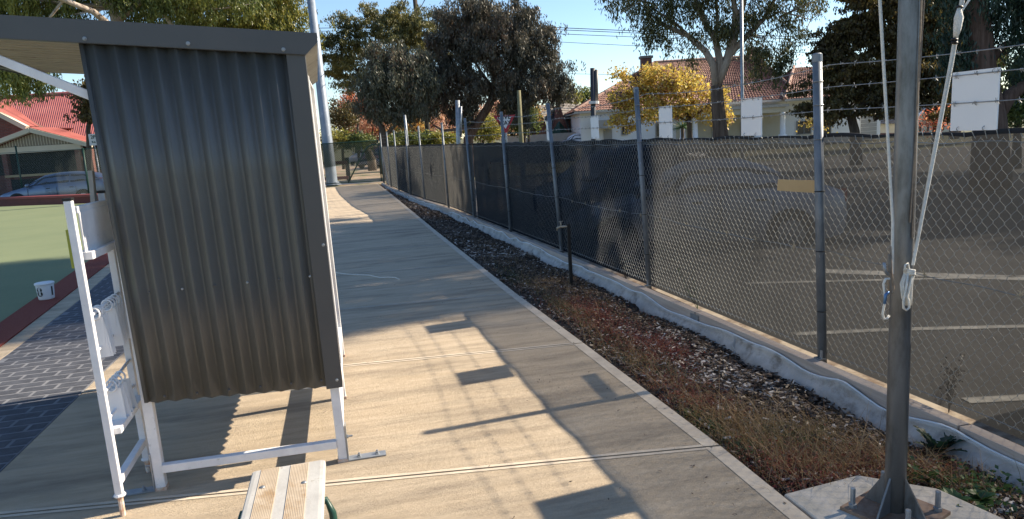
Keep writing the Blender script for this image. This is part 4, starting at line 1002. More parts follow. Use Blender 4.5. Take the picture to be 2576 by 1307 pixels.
YEL = leafmat('yellow autumn leaves', [(0.326, 0.211, 0.054), (0.685, 0.457, 0.095), (0.800, 0.666, 0.135), (0.489, 0.386, 0.108), (0.359, 0.211, 0.135)], .45, .35, .9)
OLIVE = leafmat('brown olive leaves', [(0.046, 0.044, 0.017), (0.091, 0.063, 0.025), (0.123, 0.110, 0.035), (0.182, 0.134, 0.042)], .3, .4, .6)
OAK = leafmat('dark she oak leaves', [(0.016, 0.036, 0.023), (0.029, 0.058, 0.036), (0.052, 0.085, 0.046)], .2, .4, .8)
RED = leafmat('red autumn leaves', [(0.406, 0.094, 0.047), (0.608, 0.187, 0.109), (0.710, 0.312, 0.156), (0.473, 0.281, 0.156)], .55, .4, .8)
PINK = leafmat('pinkish bare twigs', [(0.440, 0.215, 0.132), (0.681, 0.375, 0.248), (0.800, 0.537, 0.396), (0.601, 0.393, 0.165)], .55, .4, .9)
ORG = leafmat('orange autumn leaves', [(0.338, 0.130, 0.036), (0.520, 0.260, 0.060), (0.546, 0.390, 0.096), (0.260, 0.208, 0.060)], .55, .4, .8)
YG = leafmat('lime shrub leaves', [(0.130, 0.156, 0.024), (0.260, 0.260, 0.048), (0.390, 0.338, 0.072), (0.156, 0.130, 0.048)], .55, .4, .8)

# A: big eucalypts behind the shelter
tree('gum_tree', 'huge olive gum tree hanging over the shelter roof at the left edge', 33, (300, 420), [(298, 300), (300, 180), (297, 60)],
     [([(297, 60), (285, 20), (300, -60)], .28), ([(300, 75), (270, 60, -1), (235, 30, -2), (160, 0, -3), (60, -40, -4)], .18), ([(297, 50), (350, 5), (390, -60)], .2), ([(440, 75), (400, 20), (350, -20)], .1)],
     [(60, -20, 130, 90), (20, 40, 110, 50), (210, -60, 150, 60), (330, -10, 120, 60, 1), (450, -10, 110, 60), (560, -20, 110, 60, 1), (200, 60, 45, 35), (390, 50, 70, 40, 1), (60, 195, 42, 45, -2), (15, 185, 50, 50, -2), (100, 225, 18, 38, -2), (30, 230, 40, 28, -2), (-60, 120, 80, 90), (60, 160, 70, 30, -2), (300, -160, 200, 60)],
     100000, GUM, 'gumbark', (.19, .05), 420, .40, .9, 1, 60, .30)
tree('gum_tree', 'golden green sunlit gum tree behind the shelter, just left of the light pole', 37, (640, 410), [(600, 250), (590, 120)],
     [([(590, 120), (560, 60), (520, 0)], .14), ([(590, 120), (640, 80), (690, 75)], .12)],
     [(690, 30, 65, 60), (640, -30, 110, 60), (600, 60, 110, 42), (700, 85, 85, 30), (760, 110, 40, 40), (500, 80, 60, 30), (740, 60, 35, 45)],
     46000, GUMY, 'gumbark', (.17, .055), 220, .42, .6, 2, 40, .22)
tree('street_tree', 'dark broad crowned tree between the shelter panel and the red roofed house', 36, (215, 415), [(222, 330), (228, 280)], [],
     [(232, 265, 28, 55), (250, 230, 30, 30)], 6000, OLIVE, 'bark', (.16, .08), 50, .36, .3, 3, 14, .12)
# B
tree('wattle_tree', 'feathery green tree with wispy top shoots right of the light pole', 40, (960, 395), [(960, 330), (955, 290), (940, 230)],
     [([(940, 230), (900, 180), (860, 120)], .1), ([(950, 270), (985, 210), (1010, 140)], .1), ([(940, 230), (935, 150), (950, 70)], .08), ([(925, 250), (880, 220), (830, 190)], .06)],
     [(850, 90, 50, 50), (880, 150, 70, 55), (960, 110, 75, 50), (1030, 80, 45, 40), (920, 60, 50, 25), (840, 180, 40, 50), (1010, 50, 45, 25), (1070, 75, 50, 45), (985, 70, 70, 40), (1090, 130, 40, 40), (900, 210, 60, 40), (1060, 110, 50, 40), (930, 20, 10, 25), (1010, 20, 12, 18), (860, 45, 14, 14)],
     56000, MID2, 'bark', (.13, .05), 300, .30, .12, 4, 60, .16)
# C grey eucalypt, left lobe
tree('eucalypt', 'smaller dark grey green eucalypt drooping low left of the broad one', 34, (968, 385), [(966, 350), (962, 325), (948, 300)],
     [([(948, 300), (960, 250), (1000, 190)], .12), ([(966, 345), (1000, 310), (1030, 260)], .1)],
     [(1000, 200, 85, 55), (960, 255, 55, 50), (1030, 255, 55, 50), (990, 150, 75, 35), (940, 285, 25, 25), (1000, 300, 28, 22), (1060, 190, 50, 50)],
     50000, GREY, 'bark', (.17, .045), 230, .34, .6, 5, 30, .17)
# D big grey eucalypt
tree('eucalypt', 'broad domed dark grey brown eucalypt standing in the middle against the sky', 36, (1178, 385), [(1178, 350), (1195, 318), (1225, 275), (1245, 230)],
     [([(1245, 230), (1215, 190), (1190, 150)], .12), ([(1240, 240), (1245, 170), (1250, 90)], .12), ([(1230, 265), (1290, 200), (1340, 150)], .12), ([(1195, 318), (1160, 325, -1), (1115, 330, -2), (1090, 315, -2)], .10), ([(1183, 340), (1190, 290), (1150, 220), (1110, 180)], .08), ([(1245, 230), (1300, 170), (1370, 170)], .07)],
     [(1170, 45, 75, 50), (1250, 45, 95, 50), (1330, 110, 75, 60), (1150, 120, 80, 55), (1380, 180, 48, 55), (1250, 130, 100, 60), (1120, 210, 60, 45), (1180, 225, 60, 40), (1330, 220, 65, 45), (1390, 240, 40, 35), (1270, 210, 70, 45), (1090, 260, 40, 35), (1160, 275, 40, 30), (1280, 270, 45, 25), (1310, 290, 30, 22), (1150, 310, 30, 18)],
     120000, GREY2, 'redbark', (.17, .045), 560, .32, .5, 6, 90, .26)
# background autumn trees
def au(px, py, rx, ry, d, mm, label, n=3500, tr=.1, k=40, name='autumn_tree', lf=(.16, .1), seed=20, sig=.3, group=None):
    tree(name, label, d, (px, 385), [(px, min(py+ry+10, 370)), (px+4, py+ry*.4)], [([(px+4, py+ry*.4), (px-rx*.5, py-ry*.3)], .05), ([(px+4, py+ry*.4), (px+rx*.5, py-ry*.4)], .05), ([(px+4, py+ry*.4), (px, py-ry*.7)], .05)],
         [(px, py, rx, ry), (px-rx*.5, py+ry*.3, rx*.6, ry*.6), (px+rx*.5, py+ry*.2, rx*.6, ry*.6)], n, mm, 'bark', lf, k, sig, 0, seed, 36, tr, group=group)
au(860, 285, 40, 45, 52, OLIVE, 'dark olive tree behind the light pole', 3500, seed=21, name='street_tree')
au(900, 260, 42, 50, 56, RED, 'red leaved autumn tree right of the light pole', 3000, seed=22)
au(935, 300, 40, 40, 58, PINK, 'pinkish nearly bare tree right of the red leaved one', 2200, seed=23)
au(1085, 305, 45, 45, 56, PINK, 'pale pink brown tree seen under the low eucalypt limb', 2600, seed=24)
au(1040, 320, 30, 30, 50, ORG, 'small orange tree between the two eucalypt trunks', 1800, seed=25)
au(1140, 300, 35, 40, 60, RED, 'rusty red tree left of the broad eucalypt trunk', 1800, seed=26)
au(1215, 320, 45, 35, 50, YG, 'yellow green shrubby tree right of the broad eucalypt trunk', 3600, seed=27)
au(1270, 290, 45, 45, 60, PINK, 'brown bare twigged tree behind the give way sign', 3000, seed=28)
au(1320, 300, 35, 45, 52, MID, 'dark green tree left of the brick gables', 3000, seed=29, name='street_tree')
au(1330, 270, 30, 40, 58, ORG, 'orange brown tree behind the mossy timber pole', 1600, seed=30)
au(1430, 245, 32, 32, 75, YG, 'yellow green tree behind the grey tiled gables', 2600, seed=31, name='street_tree', lf=(.22, .14))
au(1478, 240, 17, 20, 90, MID, 'small far green tree between the gables and the dark columns', 1500, seed=32, name='street_tree', lf=(.25, .18))
au(1100, 235, 60, 50, 64, OLIVE, 'dim olive tree far behind the two eucalypts', 2500, seed=33, name='street_tree')
for i, (px, py, rx, ry, d, mm_, lb_, n_) in enumerate((
    (895, 300, 45, 55, 62, RED, 'tall rust red tree filling the gap right of the light pole', 6000), (955, 320, 45, 42, 64, PINK, 'far pink brown thicket tree behind the smaller eucalypt trunk', 5500),
    (1050, 310, 48, 50, 63, PINK, 'far pinkish tree between the dark power pole and the smaller eucalypt', 6000), (1120, 318, 42, 45, 66, ORG, 'far orange tree right of the dark power pole', 5000),
    (1230, 300, 55, 55, 66, PINK, 'far brown pink tree behind the broad eucalypt trunk', 6500), (1310, 315, 40, 45, 64, OLIVE, 'far olive tree behind the slim mossy pole', 4500), (1005, 335, 30, 30, 60, ORG, 'low orange yellow tree behind the fence posts left of the power pole', 3500))):
    au(px, py, rx, ry, d, mm_, lb_, n_, seed=80+i, k=70, lf=(.2, .13))
# hedge band beyond the gate
hb = []
for i, (px, py, rx, ry) in enumerate(((845, 348, 45, 22), (905, 350, 40, 20), (1010, 348, 50, 18), (1110, 345, 45, 18), (1060, 350, 40, 16))):
    e = ell(px, py+6, rx, ry, 44); r_, _ = crown([e], 2600, YG if i in (0, 3) else MID, 'hedge', None, (.14, .09), 40, .2, 0, 60+i)
    tag(r_, ['clipped lime green hedge left of the light pole beyond the gate', 'lime green hedge just right of the light pole beyond the gate', 'green shrub beyond the fence under the smaller eucalypt', 'yellow green shrub beyond the fence near the dark power pole', 'low green shrub between the two eucalypt trunks'][i], 'shrub')
# F yellow tree
tree('yellow_tree', 'bright yellow autumn tree in front of the white house', 40, (1737, 370), [(1735, 330), (1733, 300), (1722, 275)],
     [([(1735, 310), (1690, 285), (1640, 240), (1600, 200)], .07), ([(1722, 275), (1730, 220), (1700, 180)], .06), ([(1733, 300), (1780, 270), (1810, 250)], .06), ([(1690, 285), (1600, 285), (1550, 270)], .05)],
     [(1600, 215, 50, 38), (1660, 205, 60, 42), (1720, 215, 60, 40), (1570, 265, 50, 35), (1640, 275, 70, 35), (1760, 260, 60, 40), (1810, 290, 35, 30), (1540, 300, 30, 18), (1700, 270, 50, 35), (1558, 180, 12, 18), (1590, 310, 30, 14), (1815, 240, 20, 25)],
     13000, YEL, 'bark', (.16, .12), 260, .2, 0, 41, 90, .15)
# E pale gum
tree('gum_tree', 'pale barked forked gum tree with sparse hanging leaves against the sky', 27, (1822, 380), [(1812, 330), (1806, 270), (1803, 215)],
     [([(1803, 215), (1795, 165), (1775, 130), (1730, 90), (1660, 60)], .17), ([(1803, 215), (1812, 160), (1800, 100), (1775, 60), (1752, 10), (1740, -60)], .16), ([(1800, 100), (1805, 50), (1800, -30), (1806, -120)], .08),
      ([(1803, 210), (1830, 150), (1850, 80), (1870, 10), (1880, -80)], .20), ([(1845, 110), (1850, 30), (1835, -60), (1830, -150)], .13), ([(1838, 135), (1880, 90), (1920, 50), (1960, -20)], .13), ([(1960, 45), (2010, 20), (2060, 0)], .05), ([(1920, 50), (1965, 30), (2040, 50)], .04), ([(1770, 125), (1700, 60), (1640, 20)], .07), ([(1690, 75), (1640, 40), (1600, -20)], .06)],
     [(1580, 20, 60, 45), (1640, 50, 60, 50), (1560, -30, 60, 40), (1700, 30, 70, 50), (1620, 100, 35, 18), (1690, 130, 50, 18), (1760, 0, 70, 60), (1850, -50, 120, 60), (1740, -90, 170, 70), (1930, 40, 70, 60), (1910, 130, 45, 45), (1960, 150, 50, 50), (1900, 200, 30, 25), (1990, 90, 40, 50), (2040, 10, 60, 35), (1980, -60, 110, 60), (1750, 150, 40, 12), (1790, 80, 60, 50), (1660, 100, 40, 20), (1860, 60, 50, 50), (1940, 210, 25, 18), (1850, -150, 220, 80)],
     43000, EGUM, 'trunkbark', (.15, .04), 620, .22, .55, 42, 170, .30, smax=.006, bark2='gumbark')
# G dark olive ornamental
tree('plum_tree', 'wide brown olive leaved tree behind the nearest fence post', 28, (2155, 375), [(2150, 330), (2140, 290), (2125, 265)],
     [([(2125, 265), (2080, 220), (2050, 180)], .1), ([(2140, 290), (2200, 240), (2230, 170), (2260, 100)], .13), ([(2125, 265), (2140, 180), (2150, 110)], .1), ([(2200, 300), (2260, 270), (2330, 200)], .09)],
     [(2060, 240, 60, 50), (2110, 150, 65, 60), (2090, 110, 40, 40), (2150, 50, 60, 40), (2170, 90, 75, 55), (2250, 60, 80, 60), (2180, 190, 90, 60), (2270, 170, 80, 70), (2100, 290, 70, 28), (2200, 260, 80, 35), (2330, 120, 60, 80), (2290, 250, 60, 35), (2040, 290, 40, 25), (2330, 220, 50, 50), (2250, -10, 90, 40), (2340, 20, 60, 60), (2380, 170, 50, 80), (2390, 280, 40, 35), (2230, 290, 50, 22), (2160, 0, 60, 30)],
     90000, OLIVE, 'bark', (.12, .075), 560, .26, .08, 43, 90, .2)
tree('street_tree', 'dim dark tree filling the gap behind the flagpole and the largest board', 46, (2400, 350), [(2400, 300), (2395, 230)], [], [(2400, 150, 90, 130), (2300, 60, 100, 90), (2480, 220, 90, 80), (2380, 260, 60, 50), (2420, 20, 120, 80), (2200, 200, 90, 70)], 26000, OLIVE, 'bark', (.26, .16), 200, .6, .2, 49, 30, .25)
au(2350, 300, 26, 24, 32, RED, 'small red leaved shrub beside the half timbered house', 900, seed=45, name='autumn_shrub', lf=(.1, .07))
au(2060, 305, 16, 18, 33, YEL, 'little yellow leaved sapling left of the nearest fence post', 500, seed=46, lf=(.1, .08))
# H big stringy tree
tree('she_oak', 'massive dark tree with stringy brown trunk behind the largest white board', 17, (2498, 365), [(2490, 300), (2470, 200), (2462, 110), (2450, 20), (2440, -60)],
     [([(2500, 300), (2540, 240), (2600, 200), (2680, 150)], .20), ([(2468, 180), (2520, 120), (2600, 80)], .14), ([(2450, 20), (2400, -40), (2320, -80)], .12), ([(2440, -60), (2520, -200), (2560, -400)], .2), ([(2440, -60), (2380, -200), (2300, -330)], .16)],
     [(2480, 10, 70, 40), (2560, 60, 60, 55), (2410, 90, 40, 60), (2540, 10, 60, 50), (2576, 170, 40, 50), (2430, 20, 70, 40), (2400, 160, 26, 40), (2500, 70, 30, 40), (2420, 20, 40, 40), (2620, 20, 90, 90), (2530, 130, 40, 40), (2350, -40, 80, 40), (2470, -110, 200, 70), (2640, 150, 60, 80), (2560, -250, 260, 110), (2350, -230, 160, 90), (2750, -50, 160, 140), (2480, -420, 220, 110), (2700, -350, 200, 120), (2420, -720, 330, 170), (2560, -950, 330, 200), (2700, -620, 300, 150)],
     110000, OAK, 'redbark', (.16, .032), 620, .32, .8, 44, 60, .36)
tree('street_tree', 'mid green bushy tree at the right edge behind the big trunk', 22, (2560, 350), [(2560, 330), (2562, 300)], [], [(2560, 270, 50, 35), (2610, 240, 60, 50), (2530, 300, 30, 22), (2600, 170, 60, 60)], 9000, MID, 'bark', (.1, .06), 70, .25, 0, 47, 20, .12)
# tall trees of the car park standing outside the frame on the right: their shade lies across the path
tree('she_oak', 'tall dark tree beside the big stringy one, its crown above the picture', 15.5, (2900, 380), [(2900, 200), (2890, 0), (2880, -200)], [],
     [(2860, -250, 200, 160), (2780, -520, 300, 200), (2980, -700, 320, 220), (2860, -1000, 330, 260), (3000, -1250, 300, 200)], 26000, OAK, 'redbark', (.22, .06), 150, .45, .6, 48, 20, .3)


# ================================================================ HOUSES
def house(name, px, d, label, cat='house', extra=0.):
    b = at(px, 340, d); b[2] = -.45
    return empty(name, b, -YAW+extra, label=label, cat=cat), b
def toloc(b, px, py, d, extra=0.):
    p = at(px, py, d)-b; return np.array([p@HR, p@HD, p[2]]) if not extra else None
def wall_windows(parent, b, rects, d, frame='windowtrim', thick=.08, bars=2):
    for (x0, y0, x1, y1) in rects:
        a = toloc(b, x0, y0, d); c = toloc(b, x1, y1, d); z1, z0 = a[2], c[2]; X0, X1 = a[0], c[0]; Y = a[1]-.02
        f = MB(); t = .06
        f.box((X0, Y-thick, z0), (X0+t, Y, z1)); f.box((X1-t, Y-thick, z0), (X1, Y, z1)); f.box((X0+t, Y-thick, z1-t), (X1-t, Y, z1)); f.box((X0+t, Y-thick-.03, z0), (X1-t, Y, z0+t))
        for k in range(1, bars): xx = lerp(X0, X1, k/bars); f.box((xx-.02, Y-thick*.8, z0+t), (xx+.02, Y, z1-t))
        fo = f.build('window', frame, parent, local=True)
        g = MB(); g.box((X0+t, Y-.03, z0+t), (X1-t, Y-.005, z1-t)); g.build('pane', 'glass', fo, local=True)
def tiled(parent, quad, mm, rows, cols, name='roof', amp=.06, step=.05):
    """stepped courses over a planar quad: quad = eave-left, eave-right, ridge-right, ridge-left (local coordinates)"""
    A, B_, C_, D = [np.array(q, float) for q in quad]; nrm = np.cross(B_-A, D-A); nrm /= np.linalg.norm(nrm)
    if nrm[2] < 0: nrm = -nrm
    m = MB()
    for r in range(rows):
        t0, t1 = r/rows, (r+1)/rows; P = []
        for t, up in ((t0, step+.03), (t1, .03)):
            a = A+(D-A)*t; b = B_+(C_-B_)*t; L_ = np.linalg.norm(b-a); nc = max(2, int(cols))*2
            for k in range(nc+1):
                w = (k % 2)*amp; P.append(a+(b-a)*k/nc+nrm*(up+w))
        n_ = len(P)//2; bi = len(m.v); m.v += [tuple(p) for p in P]
        for k in range(n_-1): m.f.append((bi+k, bi+k+1, bi+n_+k+1, bi+n_+k))
        # riser
        a0 = [m.v[bi+k] for k in range(n_)]; bi2 = len(m.v); m.v += a0+[tuple(np.array(p)-nrm*(step+.02)) for p in a0]
        for k in range(n_-1): m.f.append((bi2+n_+k, bi2+n_+k+1, bi2+k+1, bi2+k))
    return m.build(name, mm, parent, local=True)
# ---- white house with red tiled hip roof
D = 56
wh, wb = house('white_house', 1790, D, 'white rendered house with red tiled hip roof and columned porch across the street')
L = lambda px, py, d=D: toloc(wb, px, py, d)
def hz(px, z, d): q = at(px, 340, d)-wb; return (q@HR, q@HD, z+.45)   # local point at height z (world)
m = MB(); a = hz(1462, 0, D); c = hz(2140, 0, D); m.box((a[0], a[1], 0), (c[0], a[1]+13, 3.45)); m.build('wall', 'paintwhite', wh, local=True)
# porch wing behind columns: recessed cream wall
a = hz(1700, 0, D-1.2); c = hz(1990, 0, D-1.2)
m = MB(); m.box((a[0]+.3, a[1]+1.1, 0), (c[0]-.3, a[1]+1.16, 2.9)); m.build('porch_wall', 'cream', wh, local=True)
m = MB(); a2 = hz(1700, 0, D-2.0); c2 = hz(1985, 0, D-2.0); m.box((a2[0], a2[1], 2.95), (c2[0], a2[1]+1.9, 3.12)); m.build('porch_roof', 'kerbpaint', wh, local=True)
m = MB(); m.box((a2[0]+.25, a2[1]+.1, 2.55), (c2[0]-.25, a2[1]+1.9, 2.945)); m.build('porch_beam', 'cream', wh, local=True)
for px in (1718, 1750, 1908, 1970):
    q = hz(px, 0, D-1.8); m = MB(); m.lathe((q[0], q[1]+.1, .0), [(.3, 0), (.3, .9), (.21, .95), (.17, 2.35), (.24, 2.42), (.24, 2.54)], 14); m.build('column', 'paintwhite', wh, local=True, smooth=True)
# windows
wall_windows(wh, wb, [(1790, 300, 1830, 345), (1862, 308, 1900, 350)], D-.1, bars=3)
wall_windows(wh, wb, [(1562, 308, 1580, 340), (1648, 308, 1668, 345), (2003, 305, 2040, 338), (2052, 308, 2090, 340), (1728, 310, 1741, 340)], D, bars=2)
m = MB(); q0 = L(1493, 304, D-1); q1 = L(1545, 322, D-1); m.box((q0[0], q0[1], q1[2]), (q1[0], q0[1]+1, q0[2])); m.build('awning', 'windowtrim', wh, local=True)
m = MB(); q0 = L(1518, 326, D-.05); q1 = L(1540, 350, D-.05); m.box((q0[0], q0[1]-.02, 0), (q1[0], q0[1], q0[2])); m.build('door', 'windowtrim', wh, local=True)
# roof
ez = 3.5; rz2 = 7.35; ov = .5
a = hz(1455, 0, D); c = hz(2010, 0, D); x0, x1, y0 = a[0]-.3, c[0], a[1]-ov; ry = y0+7.5
r0 = hz(1650, 0, D+7)[0]; r1 = hz(1905, 0, D+7)[0]
tiled(wh, [(x0, y0, ez), (x1, y0, ez), (r1, ry, rz2), (r0, ry, rz2)], 'redtile', 26, 75, 'roof')
tiled(wh, [(x0, y0+14, ez), (x0, y0, ez), (r0, ry, rz2), (r0, ry, rz2)], 'redtile', 26, 50, 'roof')
tiled(wh, [(x1, y0, ez), (x1, y0+14, ez), (r1, ry, rz2), (r1, ry, rz2)], 'redtile', 26, 50, 'roof')
# right wing hip
w0, w1 = hz(1960, 0, D)[0], hz(2165, 0, D)[0]; wr = hz(1990, 0, D+5)[0]; we = hz(2120, 0, D+5)[0]
tiled(wh, [(w0, y0-.6, ez-.05), (w1, y0-.6, ez-.05), (we, y0+5, 6.1), (wr, y0+5, 6.1)], 'redtile', 20, 32, 'roof')
tiled(wh, [(w0-.02, y0+9, ez-.05), (w0-.02, y0-.6, ez-.05), (wr, y0+5, 6.1), (wr, y0+5, 6.1)], 'redtile', 20, 30, 'roof')
m = MB(); m.tube([(w0, y0-.62, ez+.08), (wr, y0+5, 6.25)], .13, 6); m.tube([(r0, ry, rz2+.12), (r1, ry, rz2+.12)], .13, 6); m.tube([(x0, y0, ez+.1), (r0, ry, rz2+.1)], .12, 6); m.tube([(x1, y0, ez+.1), (r1, ry, rz2+.1)], .12, 6)
m.build('ridge_capping', mat('pale terracotta', (.34, .2, .15), (.42, .27, .2), 3, .8), wh, local=True)
m = MB(); m.box((x0, y0-.08, ez-.12), (x1, y0+.02, ez+.04)); m.box((w0, y0-.68, ez-.17), (w1, y0-.58, ez)); m.build('gutter', 'kerbpaint', wh, local=True)
m = MB(); m.box((x0, y0+.02, ez-.10), (w1, y0+13, ez-.05)); m.build('eave', 'kerbpaint', wh, local=True)
for (px, d_, z_, w_) in ((1630, D+5, 7.75, .42), (1605, D+2, 5.7, .42), (1896, D+8, 8.2, .5)):
    q = hz(px, 0, d_); m = MB(); m.box((q[0]-w_, q[1]-.35, 4), (q[0]+w_, q[1]+.35, z_-.12)); ch = m.build('chimney', 'brickdark', wh, local=True)
    m = MB(); m.box((q[0]-w_-.1, q[1]-.45, z_-.12), (q[0]+w_+.1, q[1]+.45, z_+.08)); m.build('chimney_cap', 'greytile', ch, local=True)
# ---- brick house with twin gables
D2 = 64
bh_, bb = house('brick_house', 1400, D2, 'red brown brick house with twin steep gables and grey tiled roof')
def lz(px, py, d): q = at(px, py, d)-bb; return np.array([q@HR, q@HD, q[2]])
for (pl0, pa, pr, ay) in ((1333, 1352, 1385, 268), (1385, 1405, 1430, 264)):
    A0 = lz(pl0, 350, D2); A1 = lz(pr, 350, D2); T = lz(pa, ay, D2); y = A0[1]
    m = MB(); m.prism([(A0[0], y, 0), (A1[0], y, 0), (A1[0], y, A1[2]-.1), (T[0], y, T[2]), (A0[0], y, A0[2]-.1)], (0, 9, 0)); m.f = [f[::-1] for f in m.f]; m.build('wall', 'brick', bh_, local=True)
    zt_ = T[2]+.12
    tiled(bh_, [(A1[0]+.25+.0, y-.35, A1[2]-.4), (A1[0]+3.6, y+9, A1[2]-.4), (T[0]+3.4, y+9, zt_), (T[0], y-.35, zt_)], 'greytile', 16, 26, 'roof', .05)
    m = MB(); m.bar((T[0], y-.3, T[2]+.1), (A1[0]+.2, y-.3, A1[2]-.5), .12, .14); m.bar((T[0], y-.3, T[2]+.1), (A0[0]-.2, y-.3, A0[2]-.5), .12, .14); m.build('barge_board', 'brickdark', bh_, local=True)
A0 = lz(1352, 268, D2+4); A1 = lz(1400, 330, D2); T1 = lz(1490, 266, D2+5); E1 = lz(1500, 338, D2)
tiled(bh_, [(A1[0]+.9, A1[1], 3.15), (E1[0], A1[1], 3.15), (T1[0], A1[1]+5, T1[2]), (lz(1405, 264, D2)[0], A1[1]+5, T1[2])], 'greytile', 18, 40, 'roof', .05)
m = MB(); m.box((A1[0]+1.2, A1[1]+.4, 0), (E1[0]-.2, A1[1]+6, 3.1)); m.build('wall', 'brick', bh_, local=True)
q = lz(1407, 320, D2-1); m = MB(); m.lathe((q[0], q[1], q[2]-.6), [(.8, 0), (.75, .1), (.1, 1.0), (.02, 1.05)], 4); m.build('awning', 'greenpaint', bh_, local=True)
fw_ = empty('front_wall', at(1400, 345, 60)*np.array([1, 1, 0])+np.array([0, 0, -.4]), -YAW, label='pale low front wall below the brick gables', cat='wall')
m = MB(); m.box((-4.6, 0, 0), (3.4, .3, 2.0-.05)); m.build('wall_panel', 'kerbpaint', fw_, local=True)
# ---- half timbered house at right
D3 = 62
th_, tb_ = house('timbered_house', 2345, D3, 'cream half timbered gable house seen between the flagpole and the largest board')
def tz(px, py, d=D3): q = at(px, py, d)-tb_; return np.array([q@HR, q@HD, q[2]])
A0 = tz(2290, 308); A1 = tz(2420, 300); T = tz(2362, 248); y = A0[1]
m = MB(); m.prism([(A0[0], y, A0[2]-.9), (A1[0], y, A0[2]-.9), (A1[0], y, A0[2]), (T[0], y, T[2]), (A0[0], y, A0[2])], (0, 6, 0)); m.f = [f[::-1] for f in m.f]; m.build('gable', 'cream', th_, local=True)
m = MB(); m.box((A0[0], y+.05, 0), (A1[0], y+6, A0[2]-.9)); m.build('wall', 'brickdark', th_, local=True)
m = MB(); m.bar((T[0], y-.3, T[2]+.1), (A0[0]-.5, y-.3, A0[2]-.15), .5, .16); m.bar((T[0], y-.3, T[2]+.1), (A1[0]+.5, y-.3, A1[2]-.15), .5, .16); m.build('barge_board', 'paintwhite', th_, local=True)
for k in range(7): xx = lerp(A0[0]+.2, A1[0]-.3, k/6); m = MB(); m.box((xx-.06, y-.08, A0[2]-.85), (xx+.06, y-.01, A0[2]-.05)); m.build('timber', 'signblack', th_, local=True)
m = MB(); m.box((A0[0], y-.06, A0[2]-1.0), (A1[0], y-.005, A0[2]-.9)); m.build('beam', 'cream', th_, local=True)
tiled(th_, [(A0[0]-.5, y-.3, A0[2]-.1), (A0[0]-.5, y+8, A0[2]-.1), (T[0], y+8, T[2]+.15), (T[0], y-.3, T[2]+.15)], 'greytile', 12, 20, 'roof')
tiled(th_, [(A1[0]+.5, y+8, A0[2]-.1), (A1[0]+.5, y-.3, A0[2]-.1), (T[0], y-.3, T[2]+.15), (T[0], y+8, T[2]+.15)], 'greytile', 12, 20, 'roof')
# garage beside the white house
g_, gb = house('garage', 2180, 58, 'white garage with a grey roller door behind the brown olive tree', 'garage')
q0 = toloc(gb, 2150, 300, 58); q1 = toloc(gb, 2215, 300, 58)
m = MB(); m.box((q0[0], q0[1], 0), (q1[0], q0[1]+5, 2.9)); m.build('wall', 'paintwhite', g_, local=True)
m = MB(); m.box((q0[0]-.2, q0[1]-.2, 2.9), (q1[0]+.2, q0[1]+5.2, 3.05)); m.build('roof', 'greytile', g_, local=True)
for k in range(7): m = MB(); m.box((q0[0]+.5, q0[1]-.04, .05+k*.32), (q1[0]-.3, q0[1]-.005, .34+k*.32)); m.build('door_slat', 'windowtrim', g_, local=True)
# ---- left house, red iron roof
D4 = 41
lh, lb = house('red_roof_house', 100, D4, 'low bungalow with big red corrugated iron roof and cream gable at the left edge')
def hl(px, py, d=D4): q = at(px, py, d)-lb; return np.array([q@HR, q@HD, q[2]])
def corrugated(parent, quad, mm, n, name='roof', amp=.022):
    A, B_, C_, D_ = [np.array(q, float) for q in quad]; nrm = np.cross(B_-A, D_-A); nrm /= np.linalg.norm(nrm); V = []
    if nrm[2] < 0: nrm = -nrm
    for k in range(n*4+1):
        t = k/(n*4); w = math.sin(k*math.pi/2)*amp
        for s in (0, 1): V.append(A+(B_-A)*t+nrm*w if s == 0 else D_+(C_-D_)*t+nrm*w)
    m = MB(); m.grid(V, n*4+1, 2); return m.build(name, mm, parent, local=True, smooth=True)
e0, e1 = hl(-160, 365), hl(420, 355); rr0, rr1 = hl(-120, 233, D4+6), hl(330, 231, D4+6)
corrugated(lh, [(e0[0], e0[1], 3.15), (e1[0], e0[1], 3.15), (e1[0]-2, e0[1]+6, 6.35), (rr0[0], e0[1]+6, 6.35)], 'redroof', 105)
m = MB(); m.tube([(rr0[0], e0[1]+6, 6.4), (e1[0]-2, e0[1]+6, 6.4)], .12, 6); m.build('ridge', 'redroof', lh, local=True)
m = MB(); m.box((e0[0], e0[1]-.05, 2.98), (e1[0], e0[1]+.05, 3.14)); m.build('gutter', 'greytile', lh, local=True)
# cream gable in front
g0, g1, gt = hl(-60, 385, D4-2), hl(232, 365, D4-2), hl(85, 328, D4-2); y = g0[1]
zt_ = gt[2]; z0_ = hl(225, 362, D4-2)[2]; xl_, xr_ = g0[0], g1[0]
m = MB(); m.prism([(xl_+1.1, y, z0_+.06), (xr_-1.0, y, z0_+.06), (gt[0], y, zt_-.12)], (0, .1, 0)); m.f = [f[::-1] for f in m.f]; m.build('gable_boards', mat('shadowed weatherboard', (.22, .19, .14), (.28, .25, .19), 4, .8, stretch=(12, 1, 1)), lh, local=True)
m = MB()
for k in range(24): xx = lerp(xl_+1.4, xr_-1.3, k/23); m.box((xx-.015, y-.02, z0_+.07), (xx+.015, y-.001, z0_+.07+max(.02, (zt_-z0_-.25)*(1-abs(xx-gt[0])/((xr_-xl_)/2)))))
m.build('batten', 'cream', lh, local=True)
m = MB(); m.bar((gt[0], y-.25, zt_), (xl_-.1, y-.25, z0_-.1), .3, .22); m.bar((gt[0], y-.25, zt_), (xr_+.1, y-.25, z0_-.1), .3, .22); m.build('barge_board', 'cream', lh, local=True)
m = MB(); m.box((xl_+.6, y-.05, z0_-.28), (xr_-.6, y+.12, z0_+.05)); m.build('beam', 'cream', lh, local=True)
